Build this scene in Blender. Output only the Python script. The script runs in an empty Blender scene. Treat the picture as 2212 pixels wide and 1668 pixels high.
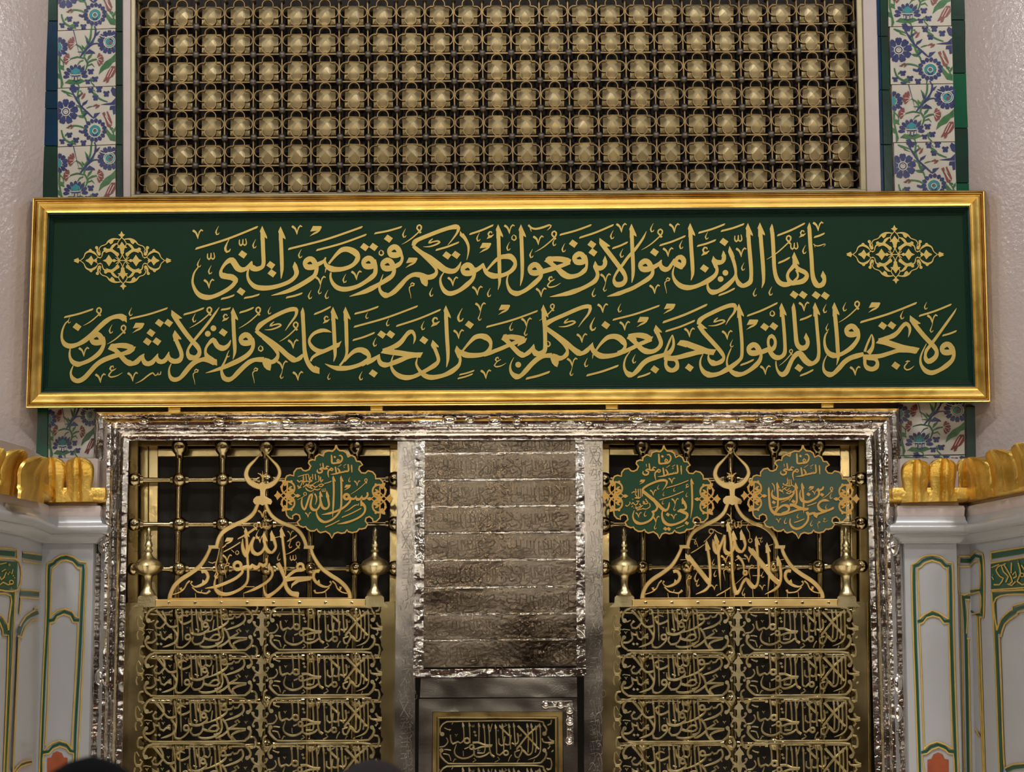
import bpy, math, random
import numpy as np
from mathutils import Vector, Matrix
from mathutils.geometry import tessellate_polygon
random.seed(7)
SC = bpy.context.scene
COL = SC.collection
# ---------------------------------------------------------------- camera
F = 5100.0                                   # focal length in pixels of the 2212 x 1668 frame
CAM = Vector((0.0, -10.3, 1.65))
PITCH = math.radians(7.45)
FW = Vector((0, math.cos(PITCH), math.sin(PITCH)))
RT = Vector((1, 0, 0))
UP = RT.cross(FW)
cd = bpy.data.cameras.new('camera')
cd.sensor_width = 36.0
cd.sensor_fit = 'HORIZONTAL'
cd.lens = F / 2212.0 * 36.0
cd.clip_end = 100
cd.dof.use_dof = True
cd.dof.focus_distance = 10.2
cd.dof.aperture_fstop = 10.0
cam = bpy.data.objects.new('camera', cd)
COL.objects.link(cam)
cam.matrix_world = Matrix.Translation(CAM) @ Matrix((RT, UP, -FW)).transposed().to_4x4()
SC.camera = cam
# ---------------------------------------------------------------- world, exposure, main lights
SC.view_settings.view_transform = 'Standard'
SC.view_settings.look = 'None'
SC.view_settings.gamma = 1.0
SC.view_settings.use_curve_mapping = False
SC.view_settings.exposure = -0.34
w = bpy.data.worlds.new('world'); SC.world = w
w.use_nodes = True
w.node_tree.nodes['Background'].inputs[0].default_value = (0.9, 0.8, 0.68, 1)
w.node_tree.nodes['Background'].inputs[1].default_value = 0.09
def area(name, loc, target, size, power, color=(1, .9, .74), size_y=None, spread=180):
    l = bpy.data.lights.new(name, 'AREA')
    l.energy = power; l.color = color; l.size = size
    if size_y: l.shape = 'RECTANGLE'; l.size_y = size_y
    l.spread = math.radians(spread)
    o = bpy.data.objects.new(name, l); COL.objects.link(o)
    o.location = loc
    o.rotation_euler = (Vector(target) - Vector(loc)).to_track_quat('-Z', 'Y').to_euler()
    return o
def lamp(loc, power, r=.22, color=(1, .86, .66)):
    l = bpy.data.lights.new('unseen_lamp', 'POINT')  # unseen lamps: some inferred from glare, others added for their light
    l.energy = power; l.color = color; l.shadow_soft_size = r
    o = bpy.data.objects.new('unseen_lamp', l); COL.objects.link(o); o.location = loc
    return o
for x, z, pw in ((-4.4, 3.4, 30), (-3.2, 3.7, 60), (-1.0, 3.5, 70), (0.74, 3.5, 70), (3.3, 4.0, 60), (4.6, 3.4, 30)):
    lamp((x, -12.2, z), pw*.6, .08)
for x in (-3.4, 0.0, 3.4):
    lamp((x, -4.4, 6.9), 300, .16, (1, .96, .92))
for x in (-2.2, 2.2):
    lamp((x, -9.0, 5.6), 240, .14, (1, .96, .92))  # unseen pair added to soften the shadow below the banner
_r = random.Random(21)
for k in range(18):                          # unseen point lamps scattered about to add glints to the metal
    lamp((-7.5 + k*.9, -9.0 - 5*_r.random(), 3.2 + 3.2*_r.random()), 9, .03, (1, .95, .9))
for sx in (-1, 1):                           # cool white lamps that streak the columns
    lamp((sx*3.1, -2.3, 5.7), 75, .07, (.88, .92, 1))
def down(x):                                 # added area lamps; their floor bounce brightens the bosses' lower faces
    l = bpy.data.lights.new('floor_fill', 'AREA'); l.energy = 100; l.size = .35; l.spread = math.radians(75); l.color = (1, .95, .86)
    o = bpy.data.objects.new('floor_fill', l); COL.objects.link(o); o.location = (x, -2.9, 7.0)
for x in (-2.6, 0, 2.6): down(x)
# ---------------------------------------------------------------- helpers
def P(px, py, Y):
    d = FW + RT * ((px - 1106.0) / F) - UP * ((py - 834.0) / F)
    t = (Y - CAM.y) / d.y
    return CAM + d * t
def plane(Y):                                # a surface that faces the hall at depth Y
    return lambda px, py, off: P(px, py, Y - off)
def plane_thru(p0, p1):                      # an upright surface through two plan points
    n = Vector((p1[1] - p0[1], -(p1[0] - p0[0]), 0)).normalized()
    q = Vector((p0[0], p0[1], 0))
    if n.dot(Vector((CAM.x, CAM.y, 0)) - q) < 0: n = -n
    def m(px, py, off):
        d = FW + RT * ((px - 1106.0) / F) - UP * ((py - 834.0) / F)
        t = (q + n * off - CAM).dot(n) / d.dot(n)
        return CAM + d * t
    return m
U = 1 / 495.0
class MB:
    def __init__(s): s.v = []; s.f = []
    def add(s, v, f):
        n = len(s.v); s.v += [tuple(a) for a in v]; s.f += [tuple(i + n for i in q) for q in f]; return s
    def box(s, x0, x1, y0, y1, z0, z1):
        return s.add([(x0,y0,z0),(x1,y0,z0),(x1,y1,z0),(x0,y1,z0),(x0,y0,z1),(x1,y0,z1),(x1,y1,z1),(x0,y1,z1)],
                     [(0,3,2,1),(4,5,6,7),(0,1,5,4),(1,2,6,5),(2,3,7,6),(3,0,4,7)])
    def bbox(s, x0, x1, y0, y1, z0, z1, b):  # box with a bevelled front (front is -y)
        v = [(x0,y1,z0),(x1,y1,z0),(x1,y1,z1),(x0,y1,z1),(x0,y0+b,z0),(x1,y0+b,z0),(x1,y0+b,z1),(x0,y0+b,z1),
             (x0+b,y0,z0+b),(x1-b,y0,z0+b),(x1-b,y0,z1-b),(x0+b,y0,z1-b)]
        f = [(0,1,2,3),(0,4,5,1),(1,5,6,2),(2,6,7,3),(3,7,4,0),(4,8,9,5),(5,9,10,6),(6,10,11,7),(7,11,8,4),(8,11,10,9)]
        return s.add(v, [q[::-1] for q in f])
    def quadbox(s, c, m, off0, off1, b=0.0):  # four picture corners (tl,tr,br,bl) on surface m, given thickness
        cx = sum(p[0] for p in c) / 4; cy = sum(p[1] for p in c) / 4
        k = b / U
        ins = [(p[0] + (k if p[0] < cx else -k), p[1] + (k if p[1] < cy else -k)) for p in c]
        v = [m(p[0], p[1], off0) for p in c] + [m(p[0], p[1], off1 - b) for p in c] + [m(p[0], p[1], off1) for p in ins]
        f = [(8,9,10,11)]
        for i in range(4):
            j = (i + 1) % 4
            f += [(i, j, 4 + j, 4 + i), (4 + i, 4 + j, 8 + j, 8 + i)]
        f.append((3, 2, 1, 0))
        return s.add(v, f)
    def tube(s, p0, p1, r0, r1=None, n=14, cap=True):
        r1 = r0 if r1 is None else r1
        p0 = Vector(p0); p1 = Vector(p1); d = (p1 - p0).normalized()
        a = d.orthogonal().normalized(); b = d.cross(a)
        v = []
        for p, r in ((p0, r0), (p1, r1)):
            v += [p + (a * math.cos(2*math.pi*i/n) + b * math.sin(2*math.pi*i/n)) * r for i in range(n)]
        f = [(i, (i+1) % n, n + (i+1) % n, n + i) for i in range(n)]
        if cap: f += [tuple(range(n))[::-1], tuple(range(n, 2*n))]
        return s.add(v, f)
    def sphere(s, c, r, n=14, m=9, sq=(1,1,1)):
        v = [(c[0], c[1], c[2] + r*sq[2])]
        for j in range(1, m):
            t = math.pi * j / m
            v += [(c[0] + r*sq[0]*math.sin(t)*math.cos(2*math.pi*i/n), c[1] + r*sq[1]*math.sin(t)*math.sin(2*math.pi*i/n), c[2] + r*sq[2]*math.cos(t)) for i in range(n)]
        v.append((c[0], c[1], c[2] - r*sq[2]))
        f = [(0, 1+i, 1+(i+1) % n) for i in range(n)]
        for j in range(m-2):
            f += [(1+j*n+i, 1+(j+1)*n+i, 1+(j+1)*n+(i+1) % n, 1+j*n+(i+1) % n) for i in range(n)]
        L = len(v) - 1
        f += [(L, 1+(m-2)*n+(i+1) % n, 1+(m-2)*n+i) for i in range(n)]
        return s.add(v, f)
    def lathe(s, c, prof, n=24, flute=None):  # prof: (z, r) ; c = axis point
        v = []
        for k, (z, r) in enumerate(prof):
            for i in range(n):
                a = 2*math.pi*i/n
                rr = r
                if flute and flute[0] <= k <= flute[1]: rr = r * (1 + flute[3] * abs(math.sin(a * flute[2] / 2)))
                v.append((c[0] + rr*math.cos(a), c[1] + rr*math.sin(a), c[2] + z))
        f = []
        for k in range(len(prof)-1):
            f += [(k*n+i, (k+1)*n+i, (k+1)*n+(i+1) % n, k*n+(i+1) % n) for i in range(n)]
        f += [tuple(range(n)), tuple(range((len(prof)-1)*n, len(prof)*n))[::-1]]
        return s.add(v, f)
    def poly(s, pts, m, off0, off1):          # flat shape of any outline
        n = len(pts)
        a = sum(pts[i][0]*pts[(i+1) % n][1] - pts[(i+1) % n][0]*pts[i][1] for i in range(n))
        if a < 0: pts = pts[::-1]             # picture y runs down
        fr = [m(x, y, off1) for x, y in pts]; bk = [m(x, y, off0) for x, y in pts]
        tr = tessellate_polygon([[Vector((x, -y, 0)) for x, y in pts]])
        f = [tuple(t) for t in tr]
        f += [(i, (i+1) % n, n + (i+1) % n, n + i) for i in range(n)]
        return s.add(fr + bk, f)
    def ribbon(s, pts, m, off0, T, b=0.0, ramp=0.00012):
        n = len(pts)
        if n < 2: return s
        nrm = []
        for i in range(n):
            a = pts[max(0, i-1)]; c = pts[min(n-1, i+1)]
            dx, dy = c[0]-a[0], c[1]-a[1]; L = math.hypot(dx, dy) or 1
            nrm.append((-dy/L, dx/L))
        v = []; f = []
        bp = b / U
        for i in range(n):
            x, y, wd = pts[i]; nx, ny = nrm[i]; h = wd/2
            top = off0 + T + ramp * i / n
            if b > 0:
                bb = min(bp, h*.7)
                tb = b * bb / bp
                ring = [(-h, off0), (-h, top-tb), (-(h-bb), top), (h-bb, top), (h, top-tb), (h, off0)]
            else:
                ring = [(-h, off0), (-h, top), (h, top), (h, off0)]
            v += [m(x + nx*o, y + ny*o, z) for o, z in ring]
        k = len(v)//n
        for i in range(n-1):
            for j in range(k-1):
                f.append((i*k+j, i*k+j+1, (i+1)*k+j+1, (i+1)*k+j))
        f += [tuple(range(k))[::-1], tuple(range((n-1)*k, n*k))]
        return s.add(v, f)
    def build(s, name, mat, parent=None, smooth=None):
        me = bpy.data.meshes.new(name)
        me.from_pydata(s.v, [], s.f)
        me.materials.append(mat)
        if smooth:
            me.polygons.foreach_set('use_smooth', [True]*len(me.polygons))
            me.set_sharp_from_angle(angle=math.radians(smooth))
        me.update()
        o = bpy.data.objects.new(name, me); COL.objects.link(o)
        if parent is not None: o.parent = parent
        return o
def tag(o, label=None, cat=None, group=None, kind=None):
    if label: o['label'] = label
    if cat: o['category'] = cat
    if group: o['group'] = group
    if kind: o['kind'] = kind
    return o
def thing(name, label, cat, group=None):
    o = bpy.data.objects.new(name, None); COL.objects.link(o); o.empty_display_size = .1
    return tag(o, label, cat, group)
def copy_part(o, parent, dx=0, dy=0, dz=0):
    c = o.copy(); COL.objects.link(c); c.parent = parent
    c.location = (o.location[0]+dx, o.location[1]+dy, o.location[2]+dz)
    return c
def fixnormals(o):
    import bmesh
    b = bmesh.new(); b.from_mesh(o.data); bmesh.ops.recalc_face_normals(b, faces=b.faces); b.to_mesh(o.data); b.free()
    return o
# ---------------------------------------------------------------- materials
def mat(name, base, rough=.5, metal=0., var=.0, vscale=8., bump=0., bscale=60., spec=.5, base2=None, rvar=0., coat=0., detail=5., bdist=.004, stretch=None):
    m = bpy.data.materials.new(name); m.use_nodes = True
    nt = m.node_tree; N = nt.nodes; Lk = nt.links
    b = N['Principled BSDF']
    b.inputs['Base Color'].default_value = (*base, 1)
    b.inputs['Roughness'].default_value = rough
    b.inputs['Metallic'].default_value = metal
    b.inputs['Specular IOR Level'].default_value = spec
    b.inputs['Coat Weight'].default_value = coat
    b.inputs['Coat Roughness'].default_value = .06
    tc = N.new('ShaderNodeTexCoord')
    src = tc.outputs['Object']
    if stretch:
        mp = N.new('ShaderNodeMapping'); mp.inputs['Scale'].default_value = stretch
        Lk.new(src, mp.inputs[0]); src = mp.outputs[0]
    if var or base2 or rvar:
        nz = N.new('ShaderNodeTexNoise'); nz.inputs['Scale'].default_value = vscale; nz.inputs['Detail'].default_value = detail
        Lk.new(src, nz.inputs['Vector'])
        if var or base2:
            c2 = base2 if base2 else tuple(c*(1-var) for c in base)
            cr = N.new('ShaderNodeValToRGB')
            cr.color_ramp.elements[0].position = .35; cr.color_ramp.elements[0].color = (*c2, 1)
            cr.color_ramp.elements[1].position = .65; cr.color_ramp.elements[1].color = (*base, 1)
            Lk.new(nz.outputs['Fac'], cr.inputs[0]); Lk.new(cr.outputs[0], b.inputs['Base Color'])
        if rvar:
            mr = N.new('ShaderNodeMapRange')
            mr.inputs[1].default_value = .3; mr.inputs[2].default_value = .7
            mr.inputs[3].default_value = rough; mr.inputs[4].default_value = min(1, rough + rvar)
            Lk.new(nz.outputs['Fac'], mr.inputs[0]); Lk.new(mr.outputs[0], b.inputs['Roughness'])
    if bump:
        n2 = N.new('ShaderNodeTexNoise'); n2.inputs['Scale'].default_value = bscale; n2.inputs['Detail'].default_value = 3
        Lk.new(src, n2.inputs['Vector'])
        bp = N.new('ShaderNodeBump'); bp.inputs['Strength'].default_value = bump; bp.inputs['Distance'].default_value = bdist
        Lk.new(n2.outputs['Fac'], bp.inputs['Height']); Lk.new(bp.outputs[0], b.inputs['Normal'])
    return m
M = dict(
    plaster=mat('pink_plaster', (.455, .390, .372), .15, var=.08, vscale=2.5, bump=.8, bscale=48, bdist=.0042),
    reveal=mat('painted_plaster', (.44, .37, .35), .4, var=.08, bump=.2, bscale=40),
    wall=mat('wall_render', (.30, .25, .21), .7, var=.2, bump=.4, bscale=30),
    grout=mat('grout', (.52, .47, .42), .8, var=.3, bump=.5, bscale=90),
    tile=mat('cream_glaze', (.50, .465, .39), .18, var=.06, vscale=5, coat=.3, bump=.06, bscale=14),
    tgreen=mat('green_glaze', (.004, .040, .022), .16, base2=(.010, .022, .016), vscale=3, coat=.3, bump=.1, bscale=20),
    tgreen2=mat('bright_green_glaze', (.004, .085, .035), .16, base2=(.003, .06, .03), vscale=3, coat=.3, bump=.1, bscale=20),
    tblue=mat('blue_glaze', (.004, .030, .085), .14, base2=(.004, .022, .035), vscale=3, coat=.3, bump=.1, bscale=20),
    pblue=mat('blue_paint', (.012, .016, .085), .22, base2=(.026, .036, .13), vscale=40),
    pturq=mat('turquoise_paint', (.02, .20, .22), .22),
    pgreen=mat('green_paint', (.02, .10, .035), .22, base2=(.05, .15, .04), vscale=30),
    pred=mat('red_paint', (.16, .020, .014), .3),
    pwhite=mat('white_paint', (.56, .515, .43), .2),
    gframe=mat('grille_frame_brass', (.36, .31, .19), .42, .6, var=.15, bump=.1, bscale=60),
    gbar=mat('old_brass', (.24, .16, .065), .38, .7, var=.35, vscale=20),
    gball=mat('lead_ball', (.16, .14, .12), .42, .5, var=.3, vscale=60),
    gpyr=mat('gilt_boss', (.80, .67, .38), .42, .6, base2=(.68, .57, .35), vscale=4.5, bump=.1, bscale=60),
    dark=mat('dark_wood', (.012, .009, .006), .8),
    gold=mat('gold_leaf', (.88, .63, .19), .30, 1., base2=(.74, .49, .12), vscale=9, bump=.22, bscale=45, rvar=.14),
    gleaf=mat('gilded_plaster', (.86, .60, .16), .36, 1., base2=(.70, .45, .09), vscale=9, bump=.8, bscale=85, bdist=.003, rvar=.16),
    goldtxt=mat('gold_paint', (.57, .415, .125), .40, .85, base2=(.50, .355, .10), vscale=14, rvar=.1),
    felt=mat('green_panel', (.0048, .0255, .0105), .45, base2=(.0056, .029, .0125), vscale=2.2, spec=.11, bump=.08, bscale=90),
    feltrim=mat('dark_green_moulding', (.008, .035, .026), .28),
    silver=mat('worn_silver', (.90, .87, .84), .07, 1., base2=(.68, .64, .60), vscale=7, bump=.55, bscale=26, bdist=.010, rvar=.10),
    silverp=mat('engraved_silver', (.68, .65, .61), .12, 1., base2=(.44, .41, .37), vscale=5, bump=.4, bscale=170, bdist=.0008, rvar=.10),
    slat=mat('tarnished_silver', (.36, .31, .245), .12, 1., base2=(.19, .15, .11), vscale=4, bump=.30, bscale=60, bdist=.004, rvar=.14),
    steel=mat('dark_stud', (.25, .23, .21), .2, 1.),
    brass=mat('polished_brass', (.62, .51, .27), .15, 1., base2=(.48, .38, .18), vscale=6, bump=.10, bscale=30, rvar=.08),
    bronze=mat('lattice_bronze', (.43, .355, .205), .13, 1., base2=(.30, .235, .12), vscale=7, bump=.08, bscale=30, rvar=.06),
    brassd=mat('aged_brass', (.42, .31, .13), .24, 1., base2=(.26, .18, .06), vscale=8, bump=.2, bscale=20, rvar=.15),
    cast=mat('cast_brass', (.58, .49, .28), .27, 1., base2=(.46, .38, .20), vscale=20, bump=.15, bscale=120, rvar=.1),
    gilt=mat('satin_gilt', (.84, .62, .26), .38, 1., base2=(.72, .50, .19), vscale=10, bump=.06, bscale=60, rvar=.08),
    mesh=mat('mesh_screen', (.013, .010, .006), .6, .3),
    medal=mat('medallion_green', (.0100, .043, .0165), .36, base2=(.0115, .046, .019), vscale=6, spec=.25),
    medal3=mat('medallion_green_glossy', (.0110, .042, .0175), .50, base2=(.0125, .045, .020), vscale=6, spec=.7, coat=.1),
    medgold=mat('medallion_gold', (.55, .32, .08), .42, .55),
    marble=mat('white_marble', (.335, .340, .362), .30, var=.06, vscale=3.5, coat=.15),
    inlay=mat('green_inlay', (.004, .055, .026), .35),
    inlaygold=mat('inlay_gold', (.66, .46, .12), .42, .55, var=.15, vscale=20),
    redm=mat('red_marble', (.30, .075, .03), .3, base2=(.22, .05, .02), vscale=12),
    cloth=mat('black_cloth', (.003, .003, .004), .95, spec=.05, bump=.2, bscale=300),
    cloth2=mat('grey_cloth', (.030, .026, .028), .95, spec=.05, bump=.2, bscale=300),
    skin=mat('skin', (.42, .25, .17), .55),
    floor=mat('floor_marble', (.74, .68, .58), .25, var=.1, vscale=1.5),
    carpet=mat('hall_carpet', (.10, .035, .025), .95, spec=.05, var=.3, vscale=3),
    ceil=mat('hall_ceiling', (.13, .11, .09), .8, var=.1),
    hall=mat('hall_wall', (.075, .06, .045), .7, var=.1),
)
def emit(name, col, st):
    m = bpy.data.materials.new(name); m.use_nodes = True
    b = m.node_tree.nodes['Principled BSDF']
    b.inputs['Emission Color'].default_value = (*col, 1); b.inputs['Emission Strength'].default_value = st
    return m
# ---------------------------------------------------------------- pen strokes
def spline(pts, step):
    out = []
    n = len(pts)
    for i in range(n-1):
        p0 = pts[max(0, i-1)]; p1 = pts[i]; p2 = pts[i+1]; p3 = pts[min(n-1, i+2)]
        L = math.hypot(p2[0]-p1[0], p2[1]-p1[1])
        k = max(1, min(14, int(L/step + .5)))
        if n == 2: k = 1
        for j in range(k):
            t = j/k; t2 = t*t; t3 = t2*t
            xy = [.5*((2*p1[a]) + (-p0[a]+p2[a])*t + (2*p0[a]-5*p1[a]+4*p2[a]-p3[a])*t2 + (-p0[a]+3*p1[a]-3*p2[a]+p3[a])*t3) for a in (0, 1)]
            out.append((xy[0], xy[1], p1[2] + (p2[2]-p1[2])*t))
    out.append(tuple(pts[-1][:3]))
    return out
NIB = (-61.0, 80.0)
def autow(pts, base, i):
    a = pts[max(0, i-1)]; c = pts[min(len(pts)-1, i+1)]
    dx, dy = c[0]-a[0], c[1]-a[1]; L = math.hypot(dx, dy) or 1
    return max(62.0, abs(dx*NIB[1]-dy*NIB[0])/L) * base/85.0
STAMP = {  # small marks, in units of a 7x enlargement; L strokes (x,y,width) and polygons
 'V': (['-78,-132,30 -60,-120,38 -30,-95,30 -12,-55,26 0,-2,6', '0,-4,6 8,-60,15 25,-112,22 50,-138,27 76,-122,18'], []),
 'C': (['0,0,3 -25,45,12 -43,95,25 -30,130,24 -6,124,16 8,100,7'], []),
 'U': (['25,85,34 0,50,28 -32,15,24 -26,-18,24 8,-38,26 34,-16,25 28,28,24 2,62,18'], []),
 'K': (['147,10,12 100,50,25 88,78,26 140,60,22 215,45,26 252,62,28 210,92,26 130,122,24 70,132,18 3,132,5'], []),
 'M': (['-28,14,8 -2,-20,22 32,-6,24 22,20,22 -14,24,18 -42,50,18 -40,100,14 -24,160,10 -18,215,4'], []),
 'H': (['80,35,14 72,12,20 45,10,24 24,42,26 32,70,22 66,78,24 104,54,12'], ['110,48 75,95 0,120 22,82 60,72']),
 'E': (['75,38,12 68,10,22 40,18,26 24,50,28 42,76,22 72,70,22 114,44,8', '60,78,12 25,112,20 5,148,24 30,168,24 80,164,22 140,144,15 205,104,4'], []),
 'Q': (['-4,-46,6 26,-22,22 33,10,22 4,38,26 -30,22,20 -32,-10,18 -4,-46,6'], []),
 'X': (['12,22,14 9,78,22 30,112,26 58,90,24 64,14,16', '62,86,20 90,108,24 116,78,20 104,6,12'], []),
 'Z': (['0,10,30 50,55,30 120,68,32 220,45,34 320,10,30 345,20,24 330,50,18 285,90,6', '30,60,20 45,110,6'], []),
 'J': ([], ['0,0 125,2 133,18 105,75 68,105 -52,157 10,102 68,72 -42,84']),
 'S': (['388,0,10 380,45,20 355,55,18 340,20,10 335,50,18 300,65,18 265,25,22 200,60,24 110,130,20 50,165,12 0,185,4'], []),
 'h': (['90,10,16 55,5,24 25,15,22 60,20,14 20,65,22 5,105,24 40,138,24 95,125,20 155,78,4'], []),
}
STAMP['s'] = STAMP['S']
MARKS = set('FVCUKMHEQXZJSshY')
def nums(tok): return [float(a) for a in tok.split(',')]
def draw(text, org, sc, m, off0, T, b=0., base=85., body=None, marks=None, step=26., tf=None, wk=1.):
    """Draws pen strokes given in units of an enlarged view (origin org, enlargement sc) on the surface m."""
    state = dict(k=0)
    def X(x, y):
        if tf: x, y = tf(x, y)
        return (org[0] + x/sc, org[1] + y/sc)
    def jit():
        state['k'] += 1
        return off0 + (state['k'] % 12) * .00012
    def line(mb, pts):
        sp = spline(pts, step)
        mb.ribbon([(*X(x, y), w_*wk/sc) for x, y, w_ in sp], m, jit(), T, b)
    def pol(mb, pts):
        j = jit(); mb.poly([X(x, y) for x, y in pts], m, j, j + T)
    cur = body; unit = base
    for ln in text.strip().split('\n'):
        ln = ln.strip()
        if not ln: continue
        if ln[0] == '#':
            cur = MB(); body.append((ln[1:].strip() or 'word', cur)) if isinstance(body, list) else None
            if not isinstance(body, list): cur = body
            continue
        for cmd in ln.split(';'):
            tk = cmd.split()
            if not tk: continue
            c = tk[0]; a = [nums(t) for t in tk[1:]]
            mb = cur
            if c in MARKS and marks is not None: mb = marks
            k = unit/85.
            if c == 'B': unit = a[0][0]
            elif c == 'S':
                pts = [(q[0], q[1], q[2]*unit if len(q) > 2 else autow(a, unit, i)) for i, q in enumerate(a)]
                line(mb, pts)
            elif c == 'L':
                line(mb, [(q[0], q[1], q[2] if len(q) > 2 else unit) for q in a])
            elif c == 'P': pol(mb, a)
            elif c in 'AaT':
                x, y = a[0][:2]
                if c == 'A': sh = [(0,0),(-36,82),(-26,110),(-26,215),(32,215),(33,170),(75,198),(74,168),(60,135)]
                elif c == 'a': sh = [(0,0),(-32,78),(-26,120),(-24,150),(32,150),(30,100),(18,40)]
                else: sh = [(0,0),(-3,87),(22,122),(45,160),(120,165),(112,136),(162,130),(158,118)]
                pol(mb, [(x + p*k, y + q*k) for p, q in sh])
                if len(a) > 1:
                    pts = [(q[0], q[1], (q[2]*unit if len(q) > 2 else autow(a[1:], unit, i)*(.93 if c in 'Aa' else 1.))) for i, q in enumerate(a[1:])]
                    line(mb, pts)
            elif c == 'D':
                for q in a:
                    kk = k*(q[2] if len(q) > 2 else 1)
                    pol(mb, [(q[0] + u*kk, q[1] + v*kk) for u, v in ((-13,-63),(69,-7),(16,63),(-68,4))])
            elif c == 'O':
                for q in a: pol(mb, [(q[0] + q[2]*math.cos(t*math.pi/10), q[1] + q[2]*math.sin(t*math.pi/10)) for t in range(20)])
            elif c == 'W':
                for q in a:
                    kk = k*(q[2] if len(q) > 2 else 1)
                    line(mb, [(q[0]+u*kk, q[1]+v*kk, w_*kk) for u, v, w_ in ((100,40,80),(60,58,90),(10,64,92),(-35,55,90),(-66,10,66),(-45,-32,80),(5,-62,86),(50,-50,84),(82,-8,84),(100,40,80),(95,75,70))])
            elif c == 'R':                     # ring: x,y,r,w
                for q in a:
                    line(mb, [(q[0] + q[2]*math.cos(t*math.pi/7), q[1] + q[2]*math.sin(t*math.pi/7), q[3]) for t in range(15)])
            elif c == 'F':
                kk = (a[2][0] if len(a) > 2 else 1)*k
                (x0, y0), (x1, y1) = a[0][:2], a[1][:2]
                mx, my = (x0+x1)/2, (y0+y1)/2 + .02*(x1-x0)
                line(mb, [(x0 + 5*kk, y0 - 6*kk, 8*kk), (x0 + 24*kk, y0 - 20*kk, 29*kk), (mx, my, 30*kk), (x1 - 24*kk, y1 + 18*kk, 28*kk), (x1 - 4*kk, y1 + 4*kk, 9*kk)])
            elif c in STAMP or c == 'Y':
                kk = k
                x, y = a[0][:2]
                if c == 'U':
                    if len(a) > 2: kk *= a[2][0]
                    t = a[1]
                    sx, sy = x + 8*kk, y + 58*kk
                    line(mb, [(sx, sy, 20*kk), (sx + .42*(t[0]-sx) , sy + .46*(t[1]-sy) + 10*kk, 20*kk), (sx + .75*(t[0]-sx), sy + .78*(t[1]-sy) + 8*kk, 14*kk), (t[0], t[1], 3)])
                elif len(a[0]) > 2: kk *= a[0][2]
                if c == 'Y':
                    line(mb, [(x, y-12*kk, 8*kk), (x-14*kk, y+45*kk, 11*kk), (x-34*kk, y+95*kk, 22*kk), (x-20*kk, y+124*kk, 22*kk), (x+2*kk, y+116*kk, 13*kk), (x+12*kk, y+92*kk, 6*kk)])
                for s_ in STAMP['V' if c == 'Y' else c][0]:
                    line(mb, [(x + q[0]*kk, y + q[1]*kk, q[2]*kk) for q in map(nums, s_.split())])
                for s_ in STAMP['V' if c == 'Y' else c][1]:
                    pol(mb, [(x + q[0]*kk, y + q[1]*kk) for q in map(nums, s_.split())])
# ---------------------------------------------------------------- mitred frames
SGN = ((1, 1), (-1, 1), (-1, -1), (1, -1))    # inward direction at tl, tr, br, bl
def ring_pts(corner, sg, prof, m):
    return [m(corner[0] + sg[0]*u, corner[1] + sg[1]*u, o) for u, o in prof]
def rail(c0, s0, c1, s1, prof, m, name, mt, parent, nseg=1, smooth=50):
    mb = MB(); k = len(prof); v = []
    for j in range(nseg + 1):
        t = j / nseg
        if j == 0: q = ring_pts(c0, s0, prof, m)
        elif j == nseg: q = ring_pts(c1, s1, prof, m)
        else:
            q = [m(c0[0]+(c1[0]-c0[0])*t + (s0[0]+(s1[0]-s0[0])*t)*u, c0[1]+(c1[1]-c0[1])*t + (s0[1]+(s1[1]-s0[1])*t)*u, o) for u, o in prof]
        v += q
    f = []
    for j in range(nseg):
        f += [(j*k+i, j*k+i+1, (j+1)*k+i+1, (j+1)*k+i) for i in range(k-1)]
    mb.add(v, f)
    return mb.build(name, mt, parent, smooth)
def rect_frame(corners, prof, m, name, mt, parent, smooth=50):
    return [rail(corners[i], SGN[i], corners[(i+1) % 4], SGN[(i+1) % 4], prof, m, name, mt, parent, 1, smooth) for i in range(4)]
# ================================================================ the hall itself
def struct(name, mb, mt, parent=None, smooth=None):
    o = mb.build(name, mt, parent, smooth)
    if parent is None: o['kind'] = 'structure'
    return o
def X(px, py=900, Y=0): return P(px, py, Y).x
def Z(py, Y=0): return P(1106, py, Y).z
struct('floor', MB().box(-9, 9, -4.6, .3, -.1, 0), M['floor'])
struct('floor', MB().box(-9, 9, -20, -4.6, -.1, .004), M['carpet'])
struct('ceiling', MB().box(-9, 9, -20, .3, 7.6, 7.7), M['ceil'])
struct('wall_left', MB().box(-9.1, -9, -20, .3, 0, 7.6), M['hall'])
struct('wall_right', MB().box(9, 9.1, -20, .3, 0, 7.6), M['hall'])
struct('wall_front', MB().box(-9, 9, -20.1, -20, 0, 7.6), M['hall'])
xL0, xL1, xR0, xR1 = X(282, 200, .0), X(232, 1200, .0), X(1880, 200, .0), X(1925, 1200, .0)
mb = MB()
zt = Z(903, -.05)
mb.box(-9, xL1, .012, .5, 0, zt); mb.box(xR1, 9, .012, .5, 0, zt)
mb.box(-9, xL0, .012, .5, zt, 7.6); mb.box(xR0, 9, .012, .5, zt, 7.6)
mb.box(xL0, xR0, .012, .5, zt, Z(428, .0)); mb.box(xL0, xR0, .012, .5, Z(-360, 0), 7.6)
wall = struct('wall_back', mb, M['grout'])
struct('wall_inner', MB().box(-4, 4, 1.6, 1.7, 0, 7.6), M['dark'])
# narrow plastered reveals beside the upper grille
mT = plane(0.0)
mb = MB(); mb.quadbox([(265, -40), (283, -40), (285, 440), (266, 440)], mT, -.01, .012, .004); struct('trim_1', mb, M['reveal'])
mb = MB(); mb.quadbox([(1862, -40), (1893, -40), (1905, 440), (1872, 440)], mT, -.01, .012, .004); struct('trim_2', mb, M['reveal'])
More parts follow.
